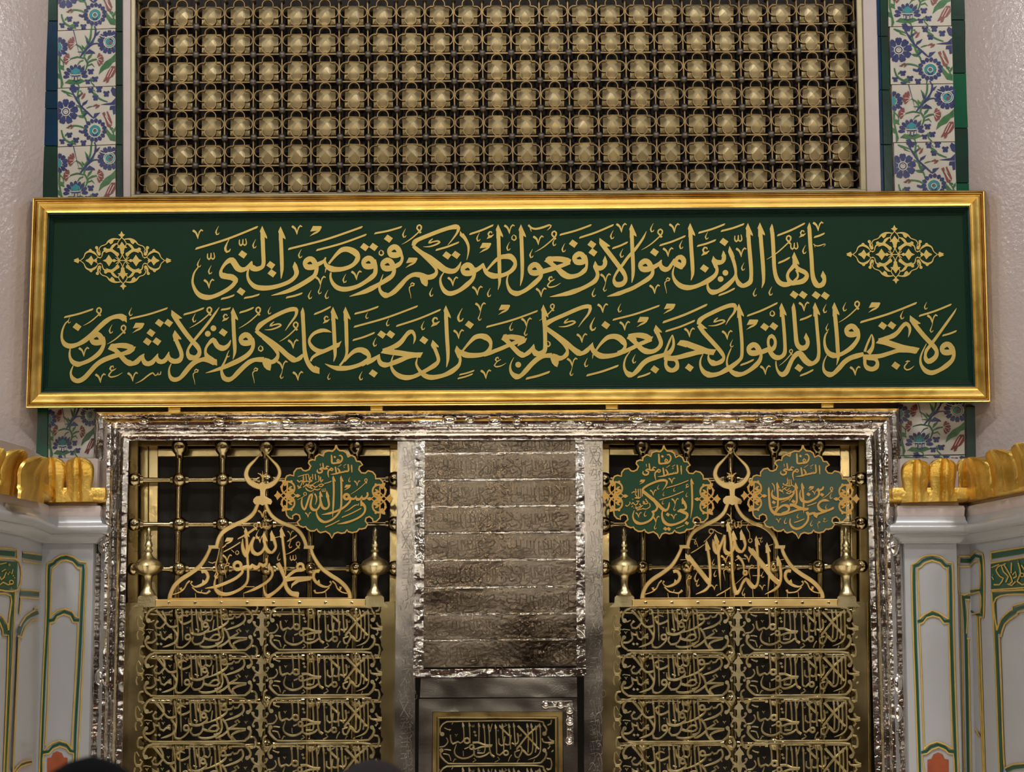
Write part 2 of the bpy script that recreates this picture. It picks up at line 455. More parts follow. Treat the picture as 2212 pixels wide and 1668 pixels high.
# ---- painted tiles
TA = dict(
green='''
L 275,-5,12 268,70,14 235,160,15 215,225,12
P 222,40 250,75 255,115 240,165 212,160 240,120
L 215,225,12 245,280,14 225,340,8
L 150,115,8 185,140,13 212,185,9
L 215,235,9 160,222,12 100,238,7
P 160,180 195,175 215,190 190,188
L 240,275,9 285,252,14 325,245,8
L 240,300,8 280,285,12 300,310,4
L 210,250,8 180,262,10 160,290,4
P 475,205 440,240 390,270 350,320 335,375 375,340 420,320 450,280 475,270
L 15,210,14 12,300,14 25,380,12 35,440,20 28,475,10
P 55,435 90,405 140,415 190,405 230,425 180,445 120,450
L 150,440,10 170,455,10 175,478,8
L 270,400,8 275,440,9 300,470,10
L 15,225,6 45,260,9 50,300,4
''',
blue='''
L 312,-5,12 305,60,13 260,130,14 205,195,14 180,228,8
L 250,150,9 285,120,10 330,115,8
P 225,195 260,160 300,185 308,200 270,198 240,200
L 130,0,6 180,210,1
P 60,345 95,310 110,380 85,420 60,400
P 110,330 150,285 195,320 185,345 130,335
P 205,320 225,355 210,400 180,410 190,350
P 105,375 130,420 175,420 195,375 150,395
P 135,300 150,265 165,300
O 270,345,16 253,335,10 287,335,10 260,360,10 280,360,10
O 305,410,16 288,400,10 322,400,10 295,425,10 315,425,10
O 245,428,14 230,420,9 260,420,9 237,442,9 255,442,9
P 330,110 345,50 400,20 470,10 470,45 400,60 375,105
P 335,140 350,185 400,200 470,195 470,165 410,165 380,130
O 355,110,16 345,85,12 345,135,12 362,160,12 365,60,12
P 0,55 25,70 50,95 62,140 50,175 20,200 0,215 0,190 25,165 30,120 0,85
P 40,165 75,185 82,200 55,190
P 100,455 135,450 150,478 110,478
''',
turq='''
P 105,370 125,325 150,310 180,330 188,370 150,380
P 400,80 440,70 475,75 475,150 430,150 400,130
P 0,95 18,110 18,150 0,170
''',
red='''
P 150,112 128,66 100,70 85,92 92,130 100,155 125,150
P 100,238 82,200 55,210 42,245 55,280 75,282 95,260
P 315,243 325,212 358,208 378,240 372,270 345,300 330,285
P 472,310 440,310 410,355 390,400 370,435 388,432 400,420 395,448 415,440 425,410 450,395 475,360
O 430,115,13 445,95,6 445,135,6 120,355,6 170,355,6
''',
white='''
L 440,325,5 405,400,4
L 462,330,5 425,400,4
L 150,112,4 110,80,3
L 150,112,4 95,110,3
L 150,112,4 105,140,3
L 100,238,4 62,225,3
L 100,238,4 60,260,3
L 320,243,4 360,225,3
L 320,243,4 365,260,3
L 320,243,4 345,285,3
L 125,385,8 125,410,8
L 150,388,8 150,415,8
L 175,385,8 172,410,8
L 345,50,5 400,70,5 470,52,5
L 380,90,5 385,125,5 400,150,5
''')
TB = dict(
green='''
L 175,0,10 165,60,14 180,130,15 200,200,14 230,260,12 240,300,8
L 30,15,8 60,30,18 110,45,10 135,60,6
L 150,140,8 190,165,14 200,215,10
L 165,30,6 190,25,10 200,60,6
L 235,170,6 260,160,10 285,155,6
L 270,15,9 300,60,12 350,100,13 410,125,8
L 80,320,7 130,308,12 190,318,12 240,345,8
P 370,290 400,340 440,390 475,400 475,450 430,440 395,380
L 440,350,9 462,400,9 470,440,9
L 30,340,10 45,400,13 90,440,14 150,460,9
L 280,440,10 275,478,9
L 280,30,5 300,25,8 310,40,4
P 420,330 450,335 460,350 430,355
''',
blue='''
L 115,20,9 150,90,13 190,150,13 250,210,14 290,250,10
O 135,-5,20 110,5,14 160,5,14 125,25,14 145,25,12
P 70,150 40,90 90,85 105,130
P 90,160 140,105 160,140 130,170
P 95,190 165,180 160,215 105,205
P 90,210 150,240 120,270 80,240
P 70,220 100,290 60,295 55,240
P 50,220 30,290 0,285 0,250
P 40,160 0,110 0,150 25,180
P 45,150 10,80 40,75 65,130
O 270,20,15 255,10,10 285,10,10 262,35,10 280,35,10
O 340,15,17 325,5,11 357,5,11 330,32,11 350,32,11
O 400,55,16 385,45,11 415,45,11 390,70,11 410,70,11
O 310,85,16 295,75,10 325,75,10 302,100,10 320,100,10
P 475,95 440,130 375,140 350,145 420,150 475,150
P 475,155 430,160 425,190 450,190 455,230 475,225
P 475,20 450,-10 435,30 450,70 475,85
P 290,250 300,215 345,215 310,245
P 175,345 225,360 240,370 200,375 170,360
P 240,300 255,270 270,310 255,330
P 270,285 295,262 300,300 280,310
P 310,275 345,268 335,305 315,300
P 350,285 378,300 365,330 345,320
P 368,335 385,360 370,385 355,360
P 355,390 372,405 345,430 335,410
P 320,425 330,450 295,455 295,430
P 280,430 270,450 245,425 262,415
P 255,405 230,405 222,370 245,375
P 222,360 225,320 250,325 245,360
L 300,450,9 312,478,9
O 95,380,15 80,372,10 110,372,10 88,395,10 104,395,10
O 150,425,16 134,415,10 166,415,10 142,440,10 160,440,10
O 35,430,14 20,422,9 50,422,9 30,445,9 45,445,9
O 210,450,16 195,440,10 225,440,10 202,465,10 220,465,10
O 100,470,14 85,462,9 115,462,9
''',
turq='''
O 66,190,30
P 262,330 300,300 345,325 350,370 330,410 290,415 265,385
''',
red='''
P 365,215 385,205 400,250 425,270 445,310 430,335 405,325 390,270
P 400,205 410,200 435,260 448,300 430,300
O 300,350,10 270,390,6 345,360,6
L 185,65,8 205,40,8 215,60,8 200,80,8
L 195,90,8 215,75,8 225,45,7
L 290,155,8 320,140,8 335,160,8 310,170,8
L 310,150,8 345,150,8
L 85,315,8 110,300,8 125,315,8 105,330,8
L 70,320,6 95,325,6
''',
white='''
R 66,190,34,6
R 66,190,18,5
R 305,358,52,6
R 305,358,20,5
O 66,190,5
L 390,235,5 425,310,4
L 405,260,5 438,315,4
''')
def petals(cx, cy, r0, r1, n, a0=0., a1=360., wd=.46, notch=True):
    out = []
    for k in range(n):
        t = math.radians(a0 + (a1-a0)*(k + .5)/n); h = math.radians((a1-a0)/n)*wd
        pt = [(r0, -h*.7), (r0*.45 + r1*.55, -h*1.08), (r1*.94, -h*.75)] + ([(r1, -h*.3), (r1*.95, 0), (r1, h*.3)] if notch else [(r1*1.04, 0)]) + [(r1*.94, h*.75), (r0*.45 + r1*.55, h*1.08), (r0, h*.7)]
        out.append('P ' + ' '.join('%.1f,%.1f' % (cx + r*math.cos(t+d_), cy + r*math.sin(t+d_)) for r, d_ in pt))
    return '\n'.join(out) + '\n'
def drop(src, keys):
    return '\n'.join(l for l in src.split('\n') if not any(l.startswith(k) for k in keys))
TA['blue'] = drop(TA['blue'], ('P 330,110', 'P 335,140', 'O 355,110', 'P 0,55', 'P 60,345', 'P 110,330', 'P 205,320', 'P 105,375', 'P 135,300')) + petals(425, 108, 48, 100, 14) + petals(0, 132, 40, 84, 12) + petals(145, 385, 52, 100, 9, 170, 370, .44, False) + 'P 112,372 122,415 138,425 138,375\nP 143,372 143,428 158,428 158,372\nP 163,372 165,422 180,412 184,372\n' + petals(425, 108, 18, 34, 8)
TA['turq'] = 'O 425,108,46\nP 0,95 22,105 34,132 22,160 0,170\nP 100,368 112,335 148,308 180,332 190,368\n'
TA['white'] = TA['white'] + 'R 425,108,48,5\nR 425,108,35,4\nL 98,368,5 148,372,5 192,368,5\n'
TA['red'] = drop(TA['red'], ('P 150,112', 'P 100,238', 'P 315,243')) + petals(140, 112, 14, 62, 6, 125, 265, .47) + petals(95, 240, 12, 52, 6, 120, 270, .47) + petals(318, 250, 12, 60, 6, -75, 75, .47)
TB['blue'] = drop(TB['blue'], ('P 70,150', 'P 90,160', 'P 95,190', 'P 90,210', 'P 70,220', 'P 50,220', 'P 40,160', 'P 45,150', 'P 290,250', 'P 240,300', 'P 270,285', 'P 310,275', 'P 350,285', 'P 368,335', 'P 355,390', 'P 320,425', 'P 280,430', 'P 255,405', 'P 222,360')) + petals(66, 190, 40, 104, 9, 10, 370) + petals(305, 352, 62, 96, 15, 0, 360, .46, False) + 'P 290,258 300,215 350,208 312,248\nR 66,190,24,9\nP 280,370 305,392 332,368 322,402 290,402\n'
TB['turq'] = 'R 66,190,35,8\nP 262,335 300,300 345,328 352,372 330,408 290,412 262,385\n'
TA['green'] += 'P 235,180 200,150 195,120 225,150\nP 245,150 285,130 300,95 262,120\nP 225,290 195,310 175,345 215,325\nP 240,260 275,225 290,190 250,220\nP 12,280 45,290 55,330 20,315\nP 25,370 0,350 0,390 20,400\nP 272,430 300,420 310,400 280,405\n'
TB['green'] += 'P 180,110 145,85 140,60 175,80\nP 185,190 225,190 250,215 205,220\nP 215,250 180,245 160,225 205,222\nP 65,35 90,50 130,75 80,60\nP 55,395 85,385 100,370 60,375\nP 330,85 300,60 290,35 325,60\nP 450,365 475,330 475,360 455,390\nP 95,440 120,425 150,430 115,450\n'
TB['blue'] += 'P 150,90 180,75 200,40 165,65\nP 195,155 235,130 250,100 205,125\nP 245,210 225,235 200,240 225,205\n'
TA['blue'] += 'P 300,60 330,45 350,10 315,30\nP 262,130 240,110 232,80 258,100\n'
def floral(kind, c, mp, depth):
    o = MB(); o.quadbox(c, mp, depth-.012, depth + random.uniform(-.0008, .0008), .0015)
    t = o.build('floral_tile', M['tile'], wall)
    x0, y0 = c[0]; x1, y1 = c[1]; x3, y3 = c[3]
    ym = max(p[1] for p in c)
    def tfm(x, y):
        u, v = x/475., y/475.
        return (x0 + (x1-x0)*u + (x3-x0)*v, y0 + (y1-y0)*u + (y3-y0)*v)
    for key, i in (('green', 0), ('blue', 1), ('turq', 2), ('red', 3), ('white', 4)):
        mb = MB()
        src = (TA if kind == 'A' else TB)[key]
        draw(src, (0, 0), 1.0, lambda px, py, off: mp(min(max(px, min(x0, x3)+.6), max(x1, c[2][0])-.6), min(max(py, min(y0, y1)+.6), ym-.6), off), depth + .0006 + i*.0006, .0005, 0., 10., mb, None, 30., tf=tfm, wk=.30)
        mb.build({'green':'painted_stems','blue':'painted_blossoms','turq':'painted_hearts','red':'painted_tulips','white':'painted_veins'}[key],
                 M[{'green':'pgreen','blue':'pblue','turq':'pturq','red':'pred','white':'pwhite'}[key]], t)
def btile(c, mt, d=.0):
    mb = MB(); mb.quadbox(c, mT, d-.012, d + random.uniform(-.001, .001), .002)
    mb.build('border_tile', M[mt], wall)
d = .010
JL = [-60, 64.5, 189, 315.5, 441]
for i, k in enumerate('BABA'):
    a, b = JL[i] + .6, JL[i+1] - .6
    floral(k, [(124.5, a+2), (249.5, a-3), (250, b-3), (125, b+2)], mT, d)
JR = [-68, 57, 182, 307.5, 433]
for i, k in enumerate('ABAB'):
    a, b = JR[i] + .6, JR[i+1] - .6
    dx = 4.5*i
    floral(k, [(1917.5+dx, a+1), (2053+dx*.7, a-1), (2055+dx*.9, b-1), (1919+dx*1.1, b+1)], mT, d)
floral('A', [(105, 872), (205, 870), (203, 990), (104, 990)], mT, d)
floral('A', [(1941, 860), (2082, 858), (2084, 982), (1943, 984)], mT, d)
floral('B', [(1943, 985), (2084, 984), (2086, 1040), (1944, 1040)], mT, d)
xs = lambda y: 110 - y*.038
for a, b, mt in ((-40, 45, 'tgreen'), (46, 196, 'tblue'), (197, 234, 'tblue'), (235, 315, 'tblue'), (316, 440, 'tgreen'), (860, 1000, 'tgreen2')):
    if a > 800: btile([(74, a), (104, a), (103, b), (71, b)], mt, d)
    else: btile([(xs(a)-6, a), (123.5, a), (124, b), (xs(b)-6, b)], mt, d)
btile([(104.5, 991), (205, 991), (205, 1030), (104, 1030)], 'tgreen2', d)
for a, b in ((-40, 68), (69, 184), (185, 312), (313, 440)): btile([(250.5, a), (264.5, a), (265, b), (251, b)], 'tgreen', d)
for a, b in ((-40, 78), (79, 194), (195, 312), (313, 440)):
    o = a*.022
    btile([(1901+o, a), (1916.5+o*1.5, a), (1916.5+b*.033, b), (1901+b*.022, b)], 'tgreen', d)
    btile([(1892+o, a), (1900.5+o, a), (1900.5+b*.022, b), (1892+b*.022, b)], 'tblue', d)
for a, b, mt in ((-40, 42.5, 'tgreen'), (43.5, 158, 'tgreen'), (159, 276.5, 'tgreen2'), (277.5, 395, 'tgreen'), (396, 440, 'tgreen2')):
    o = a*.025
    btile([(2054.5+o, a), (2096+o, a), (2096+b*.03, b), (2054.5+b*.025, b)], mt, d)
btile([(2086, 878), (2122, 878), (2126, 1040), (2088, 1040)], 'tgreen', d)
# ================================================================ upper window grille
grille = thing('window_grille', 'tall brass lattice window of square cells with gilt pyramid bosses above the green panel', 'grille')
mG = plane(.085)
def cell(i, j):                              # picture position of the crossing in column i, row j
    u = i / 25.0; v = j / 6.0
    xl = 300 - 2.5*v; xr = 1844.7 + 13.3*v
    yl = 58.6 + 360.9*v; yr = 50.7 + 357.8*v
    return (xl + (xr-xl)*u, yl + (yr-yl)*u)
PX = U * 1.005
# frame
for nm, c in (('frame_stile', [(282.5, -60), (293.5, -60), (291.5, 440), (281.5, 440)]), ('frame_stile', [(1848, -60), (1861, -60), (1873, 440), (1859, 440)])):
    mb = MB(); mb.quadbox(c, mT, -.1, .018, .004); mb.build(nm, M['gframe'], grille)
mb = MB(); mb.quadbox([(282, 420), (1872, 408), (1872, 440), (282, 440)], mT, -.1, .02, .004); mb.build('frame_rail', M['gframe'], grille)
mb = MB(); mb.box(X(270, 200, .2), X(1885, 200, .2), .20, .22, Z(470, .2), Z(-150, .2)); mb.build('backing_board', M['dark'], grille)
for j in range(-1, 7):
    mb = MB(); a = cell(-.3, j); b = cell(25.3, j)
    mb.ribbon([(a[0], a[1], 3.0), (b[0], b[1], 3.0)], mG, -.030, .030); mb.build('lattice_bar', M['gbar'], grille)
for i in range(26):
    mb = MB(); a = cell(i, -1.6); b = cell(i, 6.3)
    mb.ribbon([(a[0], a[1], 2.7), (b[0], b[1], 2.7)], mG, -.030, .031); mb.build('lattice_bar', M['gbar'], grille)
ball = None
for j in range(-1, 7):
    for i in range(26):
        p = mG(*cell(i, j), .012) + Vector((random.uniform(-1, 1), 0, random.uniform(-1, 1))) * .002
        if ball is None:
            ball = MB().sphere((0, 0, 0), 7.4*PX, 16, 10).build('ball_knob', M['gball'], grille, 60); ball.location = p
            pin = MB().tube((0, .0, 0), (0, .07, 0), 4.4*PX, None, 10).build('knob_pin', M['gbar'], grille); pin.location = p
        elif i == 13 and j == 2:
            c = pin.copy(); COL.objects.link(c); c.location = p; c.parent = grille
        else:
            c = ball.copy(); COL.objects.link(c); c.location = p; c.parent = grille
            c = pin.copy(); COL.objects.link(c); c.location = p; c.parent = grille
# gilt pyramids
s = 21.3*PX
def pyramid(k):
    r = random.Random(k); mb = MB(); n = 4
    ax, az, h = r.uniform(-.05, .05)*s, r.uniform(-.05, .05)*s, .035 + r.uniform(-.004, .004)
    v = [(-s, 0, -s), (s, 0, -s), (s, 0, s), (-s, 0, s), (-s, .02, -s), (s, .02, -s), (s, .02, s), (-s, .02, s), (ax, -h, az)]
    mb.add(v, [(0, 1, 8), (1, 2, 8), (2, 3, 8), (3, 0, 8), (0, 4, 5, 1), (1, 5, 6, 2), (2, 6, 7, 3), (3, 7, 4, 0)])
    return mb.build('pyramid_boss', M['gpyr'], None)
PYR = [pyramid(k) for k in range(6)]
used = set()
for j in range(-1, 6):
    for i in range(25):
        a = cell(i + .5, j + .5)
        p = mG(a[0], a[1], 0); p.y += .046
        # the boss sits straight behind the middle of its cell
        k = random.randrange(6)
        o = PYR[k]
        if k in used: o = PYR[k].copy(); COL.objects.link(o)
        used.add(k)
        o.parent = grille; o.location = p
        o.rotation_euler = (random.uniform(-.05, .05), random.uniform(-.04, .04), random.uniform(-.06, .06))
for k in range(6):
    if k not in used: bpy.data.objects.remove(PYR[k])
# sprung clips that hold the bosses
def clip(ang):
    R = 12.2
    pts = [(-R, -4.5), (-R, -2)] + [(R*math.cos(t), R*math.sin(t)) for t in [math.pi*(1 - q/10.0) for q in range(11)]] + [(R, -2), (R, -4.5)]
    pts = [(x, y + 17.6) for x, y in pts]    # the crown of the arch touches the bar
    out = []
    for x, y in pts:
        out.append((x*math.cos(ang) - y*math.sin(ang), x*math.sin(ang) + y*math.cos(ang)))
    mb = MB()
    mb.ribbon([(x, y, 1.9) for x, y in out], lambda a, b, off: Vector((a*PX, -off, b*PX)), -.022, .022, 0, 0)
    return mb
CLIP = [clip(k*math.pi/2) for k in range(4)]
objs = []; cnt = 0; rest = MB()
cells = sorted([(abs(j-5)*40 + abs(i-12), i, j) for j in range(-1, 6) for i in range(25)])
base = [None]*4
for q, i, j in cells:
    a = cell(i + .5, j + .5); p = mG(a[0], a[1], 0)
    for k in range(4):
        if cnt < 300:
            if base[k] is None:
                base[k] = CLIP[k].build('spring_clip', M['gbar'], grille); base[k].location = p
            else:
                c = base[k].copy(); COL.objects.link(c); c.parent = grille; c.location = p
            cnt += 1
        else:
            rest.add([Vector(v) + p for v in CLIP[k].v], CLIP[k].f)
o = rest.build('spring_clip', M['gbar'], grille); o['kind'] = 'stuff'
# cut lettering of the pierced screens, as pen strokes
ROWL = '''
L 340,55,24 980,48,22 1630,52,22 1740,85,26 1805,150,30 1822,215,30 1790,262,34
L 345,62,22 290,82,26 240,130,30 215,195,30 228,240,30
O 250,252,34 1772,264,30
O 242,505,30 1790,500,30
L 240,505,34 203,570,34 228,640,30 290,690,24 370,706,22 1000,704,18 1640,698,22 1740,676,28 1802,610,34 1815,540,32 1790,500,26
B 30
L 360,90,34 430,170,30 500,262,26 560,335,26 620,348,28 690,325,26
L 452,105,30 500,180,26 512,260,24 475,320,24 420,368,26 365,360,26 345,312,20 380,268,22
D 385,265
A 665,75 670,120 685,250 700,400 690,520 665,590 680,648 760,658 840,600 890,530 880,490
R 845,500,38,26
A 755,70 758,120 760,250 765,400 768,555,.2
L 840,192,10 770,168,22 715,212,26 732,272,24 790,302,26 880,262,24 905,235,20
A 900,70 905,120 910,250 915,390 945,455 1040,462 1110,430 1170,395
A 970,70 975,120 985,250 1000,360 1000,430
A 1040,70 1045,120 1050,250 1062,400
A 1110,80 1115,130 1130,225 1090,268 1040,255 1012,200 1012,130
A 1195,70 1200,110 1217,195 1185,256 1130,240
R 1110,315,34,26
L 1145,320,24 1165,360,24 1140,400,24 1060,448,26 950,460,28 890,435,24 880,350,16
A 1280,70 1285,120 1295,250 1300,380 1322,450 1330,500 1280,548 1160,540 1080,510
A 1340,70 1345,120 1355,250 1368,380 1385,500 1340,580 1260,600
R 1410,195,36,26
L 1450,205,24 1455,255,24 1400,312,26 1300,372,26 1130,432,6
L 1450,225,22 1520,215,26 1555,175,22 1575,205,26 1620,195,24 1650,150,20 1690,140,26 1712,205,26 1690,270,26 1600,330,28 1480,372,20 1420,390,5
L 1650,420,22 1620,380,24 1580,405,24 1610,435,22 1560,470,26 1480,522,26
L 1480,512,26 1610,512,26 1745,512,18
L 1740,528,20 1600,560,28 1535,602,26 1540,640,28 1585,690,24
L 1388,362,30 1440,430,30 1470,520,28 1482,600,28 1540,682,22
L 1470,542,24 1400,602,26 1300,648,28 1270,600,20
L 1085,440,22 1100,500,24 1045,590,24 950,610,28 912,565,22 930,490,20
L 1165,545,22 1230,475,24 1300,462,24 1340,505,24 1300,545,24
L 1020,590,22 1035,640,26 1130,655,28 1260,630,26 1370,555,22
L 605,452,22 560,478,26 600,525,24 600,480,22
L 590,500,24 540,502,24 500,540,26 455,520,24 430,415,22
L 428,470,22 385,460,24 345,425,24 372,520,22 300,582,26 230,580,24
D 385,605 440,605
L 615,365,26 672,450,28 685,510,26 640,585,26 540,632,24 465,652,6
V 590,280,.85; V 825,160,.85; V 270,460,.85; V 500,455,.85; X 1500,265; V 1745,440,.85; V 1510,140,.8; V 840,375,.6
L 560,120,12 600,115,18 610,90,16
L 470,330,10 480,380,10
L 1240,240,18 1230,330,16 1220,390,10
L 1020,400,14 960,380,18
L 150,110,14 180,130,22 215,110,18
L 110,170,10 150,240,6
L 90,180,16 80,270,20 100,360,22 170,365,22 195,320,18 160,285,20
L 230,250,20 290,270,16 340,245,14
L 100,385,20 160,390,22 185,440,20 160,470,14
L 90,410,18 75,470,20 95,540,18
L 215,390,12 240,380,10 330,395,10
L 190,640,20 130,650,24 110,730,26 130,790,24 190,795,22
L 1810,640,22 1870,640,24 1898,720,26 1870,790,22 1810,795,24
L 1810,100,22 1870,110,24 1900,60,24 1890,10,22
L 1830,260,18 1850,300,26 1890,350,24 1950,370,30
L 1690,290,12 1700,320,10
'''
MIDL = '''
P 1960,95 1985,140 2010,165 2035,215 1995,225 1990,300 2005,340 2060,380 2000,405 1985,480 1990,510 2035,520 1995,555 1985,620 1962,640 1940,620 1925,555 1885,520 1935,510 1940,480 1925,410 1860,380 1920,340 1935,300 1930,225 1885,215 1915,165 1940,140
L 1920,360,26 1870,330,22 1845,280,20
L 2000,360,26 2050,330,22 2075,285,20
L 1920,390,24 1870,400,22 1840,450,20 1850,475,18
L 2000,390,24 2050,400,22 2075,450,20 2050,475,18
O 1852,280,22 2062,285,22 1858,470,20 2052,468,20
L 2010,20,22 2025,90,24 2060,125,22 2095,115,18
L 1900,20,22 1890,90,24 1850,118,22
'''
ROWR = '''
L 330,55,24 980,42,22 1690,45,22 1775,100,30 1820,180,34 1790,245,34
L 335,58,22 280,90,26 240,150,28 235,210,30 262,250,28
O 270,246,32 1785,240,32
O 258,490,32 1785,490,30
L 258,488,36 240,560,36 290,630,30 350,680,24 430,692,20 1000,690,18 1650,686,22 1750,660,28 1805,590,34 1815,530,34 1780,488,26
B 30
A 575,62 580,110 592,250 585,335 540,382 500,360 430,392 398,340 390,255
R 635,345,38,28
A 670,60 675,110 680,250 688,385,.2
X 705,100
A 810,68 815,115 815,250 812,365
A 880,80 890,130 902,300 905,480 890,530 790,530
A 955,90 960,140 970,300 975,480 1000,560 1045,590
A 1058,90 1065,140 1070,300 1078,545
L 720,378,34 800,370,28 900,408,26 1015,412,20
L 1005,430,22 850,440,26 760,472,24 720,440,22
R 708,440,34,24
L 735,480,24 735,550,24 660,602,26 560,612,28 475,570,26 450,500,22 482,400,8
L 745,500,22 752,570,24 820,592,26 920,560,24 965,520,20
T 1115,100
L 1130,130,30 1200,205,28 1265,270,24
A 1160,80 1165,130 1170,300 1182,400 1182,525
A 1258,80 1262,130 1275,300 1282,475
A 1328,70 1335,120 1342,250 1355,430
R 1215,530,34,26
L 1078,545,24 1120,565,24 1180,510,22
L 1110,310,18 1110,390,22 1145,420,24 1182,405,22 1200,280,20
L 1200,395,22 1260,405,24 1292,260,20
L 1385,230,24 1398,350,24 1360,402,24 1300,380,20
L 1390,118,34 1530,272,28 1705,475,26
L 1700,110,26 1530,272,28 1368,485,24
A 1528,75 1535,130 1547,300 1542,525
A 1588,75 1595,130 1612,300 1602,520 1540,560 1492,510 1455,480
L 1370,480,24 1400,428,24 1442,440,24 1450,500,24 1400,602,26 1360,590,24 1345,520,22 1420,488,18
A 1712,75 1720,130 1728,400 1720,520 1660,590 1540,635,.15
A 1655,108 1662,160 1668,400 1650,525
V 380,205,.7; V 480,285,.8; D 750,215 765,265; X 1405,240; V 1100,210,.55; E 790,460,.7
L 300,150,14 350,175,16 400,180,14
L 330,300,16 355,360,18 300,430,20 230,440,20
L 300,480,14 340,480,16 400,490,14
L 285,545,14 370,560,18 400,650,12
L 430,670,14 460,620,16 480,630,12
L 580,500,14 585,580,12
L 600,470,16 640,455,18 660,440,12
L 720,670,14 770,640,16 740,610,16
L 1050,670,14 1120,630,16 1090,590,16
L 1250,660,14 1270,600,16 1300,560,14
L 1380,670,14 1400,630,14 1420,625,10
L 1620,670,14 1640,630,14
L 1010,90,16 1000,130,14 980,210,12
L 1200,90,16 1230,110,16 1190,130,14
L 410,100,12 430,70,12
L 200,610,22 155,640,24 150,710,26 175,785,24 235,785,22
L 1820,610,22 1875,620,24 1895,700,26 1870,780,22 1815,770,22
L 1830,110,22 1880,90,24 1890,30,22
L 1750,310,20 1770,360,22 1850,375,24 1930,365,30
L 1840,280,26 1870,330,24 1930,355,24
L 1835,470,24 1870,430,20 1850,400,22 1930,380,24
L 1890,515,18 1920,490,20
'''
# ================================================================ the calligraphy banner
banner = thing('calligraphy_panel', 'long green panel with two lines of gold Arabic calligraphy in a gilt frame', 'panel')
mBan = plane(-0.080)
BC = [(70, 426.5), (2127, 411), (2140, 869), (55, 882)]
rect_frame(BC, [(0,0),(0,.080),(1.5,.088),(3.5,.087),(4.5,.078),(5.5,.087),(7.5,.089),(8.5,.080),(9.5,.090),(14,.097),(19,.090),(24,.077),(29,.071),(33,.074),(34,.066),(34,.0)],
           mBan, 'frame_rail', M['gold'], banner)
rect_frame(BC, [(34,0),(34,.056),(37,.052),(38,.040),(42,.043),(43,.033),(46,.035),(47,.026),(47,0)], mBan, 'inner_moulding', M['feltrim'], banner)
mb = MB()
q = [(c[0]+s[0]*44, c[1]+s[1]*44) for c, s in zip(BC, SGN)]
mb.quadbox(q, mBan, 0.0, .026)
mb.build('green_ground', M['felt'], banner)
